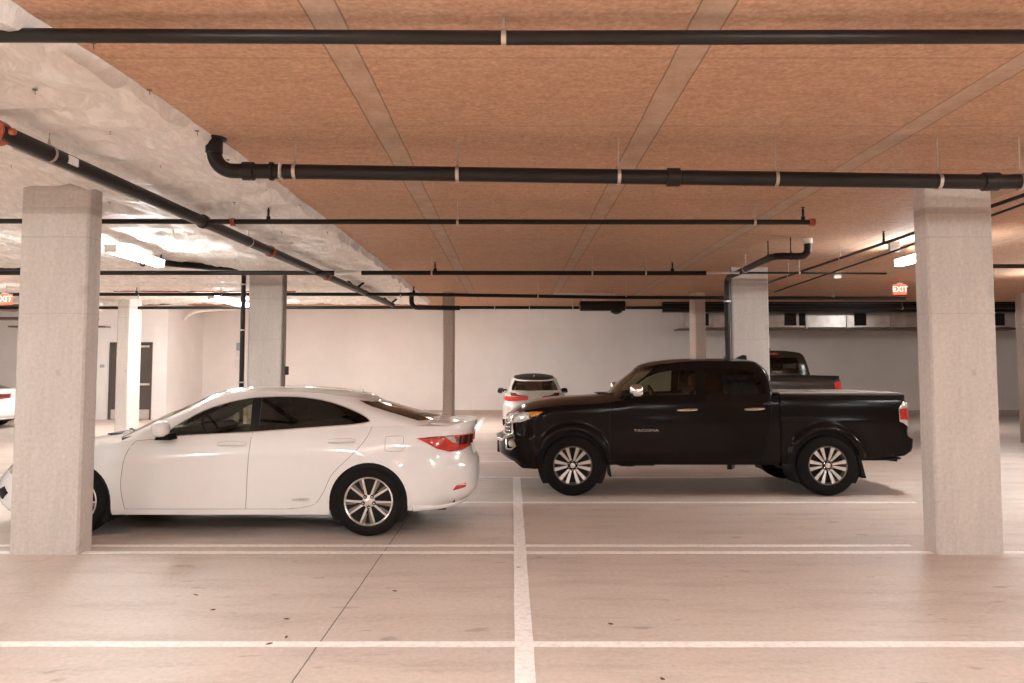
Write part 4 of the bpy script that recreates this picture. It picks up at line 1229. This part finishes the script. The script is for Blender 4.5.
def sprinkler_tee(parent, p, r, up=True, mat=None):
    bm = bmesh.new(); p = Vector(p); s_ = 1 if up else -1
    tube(bm, [p, p+Vector((0, 0, s_*(r+.03))), p+Vector((0, 0, s_*(r+.035))), p+Vector((0, 0, s_*(r+.085)))], [r*.8, r*.8, .012, .012], 10)
    tube(bm, [p+Vector((0, 0, s_*(r+.085))), p+Vector((0, 0, s_*(r+.12)))], [.016, .005], 8)
    tube(bm, [p+Vector((0, 0, s_*(r+.12))), p+Vector((0, 0, s_*(r+.125)))], .022, 10)
    return obj('sprinkler_head', bm, mat or M['pipe'], parent, True)

def pipe(label, pts, r, mat, cat='pipe', name='pipe', seg=20, group=None):
    bm = bmesh.new(); tube(bm, pts, r, seg)
    o = obj(name, bm, mat, None, True); tag(o, label, cat, group); return o

OP = None
# uppermost near pipe
p1 = pipe('slender black pipe crossing the whole ceiling nearest the camera', [(-6, 3.75, 3.207), (-2.3, 3.75, 3.204), (0, 3.75, 3.192), (6, 3.75, 3.206)], .034, M['pipe'])
for x in (-3.9, -.04, 3.8): ring_hanger(p1, (x, 3.75, 3.197), .034, (1, 0, 0), CZ, M['steel'])
# fat drain with elbow up into the slab
Y2 = 5.78
el = arc_pts((-2.04, Y2, 3.20), .145, 180, 270, 10, ((1, 0, 0), (0, 0, 1)))
p2 = pipe('fat black drain pipe that drops from the ceiling by the insulation edge and runs right', [(-2.185, Y2, CZ)]+el+[(-1.6, Y2, 3.05), (0, Y2, 3.025), (3.4, Y2, 2.975), (3.62, Y2, 2.975), (3.95, Y2+.0, 2.99), (4.2, Y2-.0, 3.01), (6, Y2-.2, 3.04)], .054, M['pipe'], seg=26)
bm = bmesh.new(); lathe(bm, [(CZ-.001, .088), (CZ-.012, .085), (CZ-.014, .06), (CZ-.11, .062), (CZ-.115, .055)], 'z', 28, (-2.185, Y2, 0))
obj('ceiling_flange', bm, M['pipe'], p2, True)
coupling(p2, (-1.93, Y2, 3.053), .054, (1, 0, -.02), M['pipe'], .045, lug=False)
coupling(p2, (-1.76, Y2, 3.052), .054, (1, 0, -.02), M['pipe'], .012, lug=False)
bm = bmesh.new(); box(bm, -1.70, -1.675, Y2-.062, Y2+.062, 2.99, 3.11, bev=.01); obj('hose_clamp', bm, M['steel'], p2)
coupling(p2, (1.18, Y2, 3.008), .054, (1, 0, -.015), M['pipe'], .05, lug=False)
coupling(p2, (3.50, Y2, 2.975), .054, (1, 0, 0), M['pipe'], .06, lug=False)
coupling(p2, (4.18, Y2, 3.008), .054, (1, 0, .06), M['pipe'], .03, lug=False)
for x in (-1.59, -.40, .78, 1.93, 3.12, 3.72): ring_hanger(p2, (x, Y2, 3.05-.015*(x+1.6)), .054, (1, 0, 0), CZ, M['steel'], .006)
# third line with grooved end cap
Y3 = 8.0; Z3 = 3.09
p3 = pipe('black sprinkler pipe ending in an orange grooved cap beneath the middle of the slab', [(-9.5, Y3, Z3+.02), (-2.9, Y3, Z3+.005), (3.02, Y3, Z3)], .026, M['pipe'])
coupling(p3, (3.03, Y3, Z3), .026, (1, 0, 0), M['rust'], .028, 'end_cap')
for x in (-2.46, 2.94): sprinkler_tee(p3, (x, Y3, Z3), .026)
coupling(p3, (-2.82, Y3, Z3), .026, (1, 0, 0), M['rust'], .02); coupling(p3, (-3.15, Y3, Z3), .026, (1, 0, 0), M['rust'], .014)
for x in (-.55, 2.45): ring_hanger(p3, (x, Y3, Z3), .026, (1, 0, 0), CZ, M['steel'], .004)
# big oblique main
def PL(y): return Vector((-3.2+(y-5)*(.45/13), y, 3.085))
pm = pipe('thick black sprinkler main running obliquely back from the upper left corner', [PL(4.9), PL(8), PL(12), PL(18.3)], .056, M['pipe'], seg=26)
cp = Vector((-3.235, 4.93, 3.09))
bm = bmesh.new(); lathe(bm, [(-.06, .060), (-.05, .078), (.05, .078), (.06, .060)], 'y', 26, cp); tube(bm, [cp+Vector((-.09, 0, 0)), cp+Vector((-.14, 0, 0))], .022, 8); tube(bm, [cp+Vector((.09, 0, 0)), cp+Vector((.12, 0, 0))], .022, 8)
obj('coupling', bm, M['rust'], pm, True)
bm = bmesh.new(); tube(bm, [(-3.24, 4.92, 3.09), (-3.24, 4.80, 3.09)]+arc_pts((-3.40, 4.80, 3.09), .16, 0, -90, 8, ((1, 0, 0), (0, 1, 0)))+[(-9.5, 4.64, 3.12)], .056, 22)
obj('elbow_run', bm, M['pipe'], pm, True)
for y in (7.95, 9.95, 12.6): coupling(pm, PL(y), .056, (.035, 1, 0), M['rust'] if y > 9 else M['pipe'], .03)
for y in (5.42, 9.2, 15.5): ring_hanger(pm, PL(y), .056, (.035, 1, 0), CZ-.03, M['steel'], .004)
bm = bmesh.new(); q = PL(5.62); box(bm, q.x+.046, q.x+.060, q.y-.06, q.y+.06, q.z-.03, q.z+.03, bev=.003); obj('paper_label', bm, M['white_fit'], pm)
bm = bmesh.new(); tube(bm, [PL(5.0)+Vector((.03, 0, -.075)), PL(6.6)+Vector((.03, 0, -.075))], .007, 8); obj('conduit', bm, M['steel'], pm, True)
for y in (14.6, 18.0):
    bm = bmesh.new(); q = PL(y); tube(bm, [q, q+Vector((-.14, -.1, .16))], .022, 8); tube(bm, [q, q+Vector((.14, .05, .12))], .022, 8); obj('sway_brace', bm, M['pipe'], pm, True)
# fourth line
Y4 = 11.9; Z4 = 3.05
p4 = pipe('grey-black sprinkler pipe passing behind the front pair of columns, third row back', [(-11, Y4, Z4), (-3.4, Y4, Z4), (-1.55, Y4, Z4), (2.9, Y4, Z4-.005)], .034, M['pipe'])
bm = bmesh.new(); tube(bm, [(2.9, Y4, Z4), (3.4, Y4, Z4)], .018, 10); obj('reducer', bm, M['white_fit'], p4, True)
bm = bmesh.new(); tube(bm, [(3.4, Y4, Z4), (4.2, Y4, Z4), (5.6, Y4, Z4-.01)], .016, 10); obj('branch', bm, M['pipe'], p4, True)
bm = bmesh.new(); tube(bm, [(-2.65, Y4, Z4), (-2.25, Y4, Z4)], .037, 12); obj('reducer', bm, M['white_fit'], p4, True)
for x in (-1.2, 1.2, 2.0, 4.3): ring_hanger(p4, (x, Y4, Z4), .034 if x < 3 else .016, (1, 0, 0), CZ, M['steel'], .0045)
for x in (-1.25, 2.3): sprinkler_tee(p4, (x+.1, Y4, Z4), .034)
# fifth and sixth lines
Y5 = 15.4; Z5 = 3.06
p5 = pipe('black pipe crossing above the slim tan columns, fourth row back', [(-13, Y5, Z5), (-2, Y5, Z5), (2, Y5, Z5-.06), (7.6, Y5, Z5-.08)], .034, M['pipe'])
for x in (-7.2, -5.6, -2.15, .5, 2.2, 6.2): ring_hanger(p5, (x, Y5, Z5-.03), .034, (1, 0, 0), CZ, M['steel'], .005)
for x in (-7.25, -1.9): sprinkler_tee(p5, (x, Y5, Z5), .034)
Y6 = 18.4
p6 = pipe('thin black pipe crossing in front of the far wall, rearmost of the pipe rows', [(-12, Y6, 3.03), (-2, Y6, 3.04), (6, Y6, 3.03), (20, Y6, 3.08)], .035, M['pipe'])
for x in (-9, -6, -.4, .4, 1.4, 2.5, 9): ring_hanger(p6, (x, Y6, 3.03), .035, (1, 0, 0), CZ, M['steel'], .005)
# black stub drain beside the tan column
pd = pipe('short black drain with an elbow beside the slim tan column', [(-2.13, 16.9, CZ), (-2.13, 16.9, 3.08)]+arc_pts((-2.0, 16.9, 3.05), .13, 180, 270, 6, ((1, 0, 0), (0, 0, 1)))+[(-1.1, 16.9, 2.91)], .05, M['pipe'])
coupling(pd, (-2.13, 16.9, 3.2), .05, (0, .001, 1), M['pipe'], .03, lug=False)
# heat exchanger / pump housing on the fat section of pipe at the far edge
t = empty('inline_pump', (1.95, 17.2, 0), 0, 'long dark pipe-mounted housing hanging under the far edge of the slab', 'equipment')
bm = bmesh.new(); tube(bm, [(-.50, 0, 2.98), (-.48, 0, 2.98), (.48, 0, 2.98), (.50, 0, 2.98)], [.06, .11, .11, .06], 20); obj('housing', bm, M['pipe'], t, True)
bm = bmesh.new(); tube(bm, [(.30, 0, 2.90), (.30, 0, 2.84), (.30, 0, 2.80)], [.13, .12, .04], 14); obj('sump', bm, M['pipe'], t, True)
bm = bmesh.new()
for x in (-.40, .40): tube(bm, [(x, 0, 3.05), (x, 0, CZ)], .012, 6)
obj('hanger', bm, M['steel'], t)

# riser pipe left of the second-row column
pr = pipe('black riser pipe just left of the column behind the white sedan', [(-4.40, 13.05, 0), (-4.40, 13.05, 1.2), (-4.40, 13.05, CZ-.07)], .038, M['pipe'])
for z in (1.4, 2.25, 3.0): coupling(pr, (-4.40, 13.05, z), .038, (.001, 0, 1), M['steel'], .012, lug=False)
pq = pipe('tapered black pipe end slanting along the insulation toward the riser', [(-4.46, 13.0, 3.24), (-4.7, 12.4, 3.20), (-5.0, 11.6, 3.15), (-5.2, 11.05, 3.12)], [.02, .05, .045, .04], M['pipe'])
coupling(pq, (-5.05, 11.45, 3.14), .045, (.35, 1, .04), M['steel'], .012, lug=False)
pc = pipe('pale conduit fixed up the right face of the column behind the white sedan', [(-3.765, 13.24, 0), (-3.765, 13.24, 2), (-3.765, 13.24, CZ-.1)], .022, M['pipe_grey'])
bm = bmesh.new(); box(bm, -3.745, -3.69, 13.2, 13.26, 1.52, 1.66, bev=.008); obj('junction_box', bm, M['pipe'], pc)

# right-hand drain: riser, long fall towards the camera, elbow into slab
pts = [(3.52, 13.05, 0), (3.52, 13.05, 2.98)]+arc_pts((3.52, 12.93, 2.98), .12, 0, 90, 6, ((0, 1, 0), (0, 0, 1)))[0:]+[(3.50, 12.8, 3.10), (3.36, 10.35, 3.06)]
pts += [(3.40, 10.22, 3.06), (3.50, 10.2, 3.06), (3.66, 10.2, 3.055), (3.72, 10.2, 3.06)]+arc_pts((3.70, 10.2, 3.155), .1, -90, 0, 6, ((1, 0, 0), (0, 0, 1)))+[(3.80, 10.2, 3.22)]
p7 = pipe('black drain pipe rising beside the column and bending into the slab above the pickup', pts, .045, M['pipe'])
coupling(p7, (3.80, 10.2, 3.255), .045, (.001, 0, 1), M['white_fit'], .035, lug=False)
coupling(p7, (3.52, 13.05, 2.72), .045, (.001, 0, 1), M['steel'], .012, lug=False)
for q in ((3.37, 10.45, 3.06), (3.58, 10.2, 3.06)): ring_hanger(p7, q, .045, (0, 1, 0) if q[1] > 10.3 else (1, 0, 0), CZ, M['pipe'], .008)
ring_hanger(p7, (3.44, 11.7, 3.08), .045, (0, 1, 0), CZ, M['steel'], .008)
p8 = pipe('thin grey conduit running up beside the black drain riser', [(3.605, 13.12, 0), (3.605, 13.12, CZ)], .012, M['pipe_grey'])
# lines running away on the right
p9 = pipe('thin black pipe running front to back, upper of two along the right side', [(4.38, 2.0, 3.10), (4.38, 9, 3.09), (4.38, 13.8, 3.09)], .018, M['pipe'])
for y in (8.4, 10.6, 12.6): ring_hanger(p9, (4.38, y, 3.09), .018, (0, 1, 0), CZ, M['steel'], .004)
sprinkler_tee(p9, (4.38, 9.35, 3.09), .018)
p10 = pipe('thin black pipe running front to back, lower of two along the right side', [(4.62, 2.0, 3.20), (4.62, 4.6, 3.16), (4.62, 9.8, 3.03), (4.62, 14.0, 2.97)], .012, M['pipe'])
bm = bmesh.new(); box(bm, 4.76, 4.89, 10.0, 10.06, 3.09, 3.22, bev=.006)
tag(obj('junction_box', bm, M['duct']), 'small grey junction box hanging on the thin pipes left of the near right column', 'electrical box')
bm = bmesh.new(); box(bm, 4.86, 4.97, 12.0, 12.06, 2.98, 3.08, bev=.006)
tag(obj('junction_box', bm, M['white_fit']), 'small white junction box beside the thin pipes, nearer the far column', 'electrical box')
p11 = pipe('black pipe crossing in shadow to the right of the near right column', [(5.9, 10.9, 3.02), (12, 10.9, 3.02), (20, 10.9, 3.02)], .03, M['pipe'])
for x in (7.5, 12, 16): ring_hanger(p11, (x, 10.9, 3.02), .03, (1, 0, 0), CZ, M['steel'], .004)
# left side small runs
pa = pipe('fat black pipe stub at the far left between the insulation and the near column', [(-9.5, 12.6, 3.33-.10), (-7.4, 12.6, 3.33-.10), (-7.0, 12.6, 3.20)], .06, M['pipe'])
for x in (-8.6, -7.3): ring_hanger(pa, (x, 12.6, 3.22), .06, (1, 0, 0), CZ, M['steel'], .005)
pb = pipe('thin copper-coloured pipe run high above the grey steel door', [(-8.1, 16.2, 3.2), (-6.5, 16.2, 3.19), (-4.4, 16.2, 3.19)], .014, M['rust'])
pe = pipe('long grey cable tray pipe slanting in front of the door wall', [(-10.1, 20.9, 3.33), (-9.4, 21.0, 3.33), (-7.1, 21.4, 3.54)], .04, M['pipe_grey'])
for x in (-9.3, -7.6): ring_hanger(pe, (x, 21.0+(x+9.4)*.17, 3.33+(x+9.4)*.091), .04, (1, .1, 0), 3.85, M['steel'], .005)
bm = bmesh.new()
tube(bm, [(-11.08, 27, 3.30), (-11.0, 27, 3.42), (-10.8, 27, 3.53), (-10.4, 27, 3.62), (-9.4, 27, 3.68)], .06, 10)
tag(obj('flexible_duct', bm, M['white_fit'], None, True), 'pale curved duct end drooping off the wall right of the grey steel door', 'duct')
# U brackets on the insulation near the lamp
for x in (-5.2, -4.98):
    bm = bmesh.new()
    tube(bm, [(x-.035, 11.2, CZ-.09)]+arc_pts((x, 11.2, 3.10), .035, 180, 360, 6, ((1, 0, 0), (0, 0, 1)))+[(x+.035, 11.2, CZ-.05)], .012, 8)
    tag(obj('pipe_bracket', bm, M['pipe'], None, True), 'small black U-shaped bracket screwed to the insulation beside the glowing lamp', 'bracket', 'U brackets beside the lamp')

# ------------------------------------------------------------------ ducts
t = empty('air_duct', (0, 0, 0), 0, 'long silver sheet-metal duct with dark openings along the far right wall', 'duct')
bm = bmesh.new(); box(bm, 5.85, 17.4, 27.4, 28.1, 3.06, 3.60); obj('duct_body', bm, M['duct'], t)
for i, x in enumerate((5.9, 6.9, 8.6, 10.1, 11.5, 13.0, 14.4, 15.9, 17.3)):
    bm = bmesh.new(); box(bm, x-.03, x+.03, 27.36, 28.14, 3.02, 3.63); obj('duct_flange', bm, M['steel'], t)
for x0, x1 in ((6.25, 6.75), (9.35, 9.75), (9.85, 10.05), (11.75, 12.15), (16.2, 16.9)):
    bm = bmesh.new(); box(bm, x0, x1, 27.38, 27.5, 3.12, 3.54); obj('duct_opening', bm, M['dark'], t)
bm = bmesh.new()
for x in (6.9, 10.1, 13.0, 15.9):
    for y in (27.45, 28.05): tube(bm, [(x, y, 3.6), (x, y, 3.849)], .012, 6)
box(bm, 5.7, 17.5, 27.36, 28.14, 2.98, 3.02)
obj('duct_support', bm, M['pipe_grey'], t)
t = empty('air_duct', (0, 0, 0), 0, 'ribbed silver duct high at the far left above the exit sign', 'duct')
bm = bmesh.new(); box(bm, -14.5, -10.5, 19.9, 20.5, 3.1, 3.72); obj('duct_body', bm, M['duct'], t)
for x in (-14.0, -13.2, -12.75, -12.3, -11.85, -11.4, -10.9):
    bm = bmesh.new(); box(bm, x-.05, x+.05, 19.85, 20.55, 3.07, 3.75); obj('duct_flange', bm, M['steel'], t)
bm = bmesh.new(); box(bm, -14.5, -10.5, 19.9, 20.3, 2.86, 2.92); box(bm, -13, -10.5, 20.6, 20.9, 2.70, 2.74)
tube(bm, [(-13, 20.1, 2.92), (-13, 20.1, 3.1)], .012, 6); tube(bm, [(-11, 20.1, 2.92), (-11, 20.1, 3.1)], .012, 6); tube(bm, [(-12, 20.75, 2.74), (-12, 20.75, 3.849)], .012, 6)
obj('duct_support', bm, M['pipe_grey'], t)

# ------------------------------------------------------------------ exit signs
def exit_sign(x, y, z, label, w=.27, h=.20):
    t = empty('exit_sign', (x, y, z), 0, label, 'sign')
    bm = bmesh.new(); box(bm, -w/2, w/2, 0, .05, 0, h, bev=.006); obj('sign_body', bm, M['exit_body'], t)
    text_obj('exit_lettering', 'EXIT', h*.80, M['exit_letter'], t, (0, -.004, h/2), (PI/2, 0, 0), .002, .92)
    bm = bmesh.new()
    for s_ in (-1, 1):
        a = [bm.verts.new(v) for v in ((s_*(w/2-.004), -.004, h/2), (s_*(w/2-.028), -.004, h/2+.028), (s_*(w/2-.028), -.004, h/2-.028))]
        bm.faces.new(a)
    obj('arrow', bm, M['exit_letter'], t)
    bm = bmesh.new(); box(bm, -.05, .05, .0, .05, h, h+.03); tube(bm, [(0, .025, h+.02), (0, .025, CZ-z)], .008, 6); obj('mounting', bm, M['white_fit'], t)
exit_sign(7.31, 15.0, 3.02, 'glowing red EXIT sign hanging left of the near right column', .24, .19)
exit_sign(-9.56, 15.0, 2.83, 'red EXIT sign under the ribbed duct at the far left')

# wall signs
bm = bmesh.new(); box(bm, -10.01, -9.79, 28.975, 28.999, 2.05, 2.62, bev=.004)
s = obj('wall_sign', bm, M['sign_white']); tag(s, 'tall pale blue and white notice on the far wall left of the riser pipe', 'sign')
bm = bmesh.new(); box(bm, -9.98, -9.82, 28.968, 28.974, 2.30, 2.58); obj('printed_panel', bm, M['sign_blue'], s)
bm = bmesh.new(); box(bm, -10.05, -9.80, 28.975, 28.999, 1.68, 1.98, bev=.004)
tag(obj('wall_sign', bm, M['sign_white']), 'small white notice right below the taller one on the far wall', 'sign')
bm = bmesh.new(); box(bm, -13.36, -13.22, 25.975, 25.999, 1.68, 1.78, bev=.003)
tag(obj('door_plaque', bm, M['sign_blue']), 'small dark plaque on the wall left of the dark door', 'sign')

# ------------------------------------------------------------------ lamps
def batten(x, y0, y1, z, label, group=None, along='y', lit=True, top=CZ, w=.15, plate=.42):
    """wrap-around strip light: housing, lens, two suspension wires"""
    L = y1-y0
    t = empty('strip_light', (x, y0, z) if along == 'y' else (x, y0, z), 0 if along == 'y' else -PI/2, label, 'lamp', group)
    bm = bmesh.new(); box(bm, -w*plate, w*plate, 0, L, .082, .10, bev=.004); box(bm, -w/2, w/2, -.012, 0, -.0, .085, bev=.004); box(bm, -w/2, w/2, L, L+.012, 0, .085, bev=.004)
    obj('housing', bm, M['housing'], t)
    bm = bmesh.new()
    pr_ = [(-w/2, .080), (-w/2, .03), (-w*.42, .008), (-w*.25, 0), (w*.25, 0), (w*.42, .008), (w/2, .03), (w/2, .080)]
    A = [bm.verts.new((a, 0, b)) for a, b in pr_]; B_ = [bm.verts.new((a, L, b)) for a, b in pr_]
    for i in range(7): bm.faces.new((A[i], A[i+1], B_[i+1], B_[i]))
    bm.faces.new((A[0], A[7], B_[7], B_[0])); bm.faces.new(A); bm.faces.new(B_)
    obj('lens', bm, M['lens'] if lit else M['lens_off'], t)
    bm = bmesh.new()
    for yy in (L*.15, L*.85): tube(bm, [(0, yy, .08), (0, yy, top-z)], .003, 5)
    obj('suspension_wire', bm, M['steel'], t)
    return t
batten(-4.80, 9.5, 10.8, 3.00, 'glowing strip light hanging beside the near left column', top=CZ-.06, plate=.60)
batten(5.42, 9.9, 11.1, 3.05, 'glowing strip light half hidden by the near right column', plate=.5)
batten(-6.15, 16.3, 18.8, 3.04, 'far strip light glowing left of the column behind the white sedan', top=CZ-.06, plate=.60)
batten(.95, 17.6, 18.9, 3.22, 'unlit pale strip fixture tight under the far edge of the slab', along='x', lit=False)
G2 = 'strip lights overhead behind the camera'
for (x, y) in ((-5.6, 1.2), (-1.9, 1.2), (2.2, 1.2), (6.0, 1.2), (-9.5, 1.2), (-4, -3), (0, -3), (4, -3), (9.5, -2)):
    batten(x, y, y+1.25, 3.0, 'strip light hung from the slab behind the viewpoint', G2, top=CZ)
for (x, y, lb) in ((-7.6, 3.6, 'added strip light out of view left of the bay, level with the near left column'), (7.8, 3.8, 'added strip light out of view right of the bay, level with the near right column'), (11, 9.8, 'added unseen strip light in the bay beyond the near right column'), (-10.5, 9.8, 'added unseen strip light in the bay beyond the near left column'), (-10.8, 14.2, 'added unseen strip light left of the second pair of columns, beyond the near left column'), (9.5, 12.9, 'added unseen strip light in the bay right of the charcoal pickup'), (13.5, 21.2, 'added unseen strip light brightening the dim right end of the far bay')):  # out-of-view lamps added to brighten the sides, ceiling and duct
    batten(x, y, y+1.25, 3.0 if y < 20 else 3.7, lb, top=CZ if y < 20 else 3.85)
G3 = 'added strip lights hidden above the far bay'
for (x, y) in ((-12.2, 21.6), (-7.4, 22.1), (-4.3, 21.9), (-1.2, 21.9), (-9.9, 21.9), (-2.7, 22.4), (-5.9, 22.4)):  # lamps hidden behind the slab edge, added to brighten the back wall
    batten(x, y, y+1.25, 3.765, 'added strip light hidden above the raised far bay, brightening the back wall', G3, top=3.85)

# ------------------------------------------------------------------ world, camera
w = bpy.data.worlds.new('World'); scn.world = w; w.use_nodes = True
w.node_tree.nodes['Background'].inputs[0].default_value = (1, .86, .76, 1)
w.node_tree.nodes['Background'].inputs[1].default_value = .0
cam = bpy.data.cameras.new('Camera'); co = bpy.data.objects.new('Camera', cam); COL.objects.link(co)
co.location = (0, 0, 1.6); co.rotation_euler = (PI/2+math.atan(50/800), 0, 0)
cam.lens = 28.125; cam.sensor_width = 36; cam.shift_y = -.021; cam.clip_start = .05
scn.camera = co
vs = scn.view_settings
scn.display_settings.display_device = 'sRGB'
vs.view_transform = 'Standard'; vs.look = 'None'; vs.gamma = 1; vs.use_curve_mapping = False
vs.exposure = 2.3
cy = scn.cycles
cy.use_denoising = True; cy.denoiser = 'OPENIMAGEDENOISE'
cy.max_bounces = 10; cy.diffuse_bounces = 6; cy.glossy_bounces = 4; cy.transparent_max_bounces = 12
cy.caustics_reflective = False; cy.caustics_refractive = False; cy.sample_clamp_indirect = 6
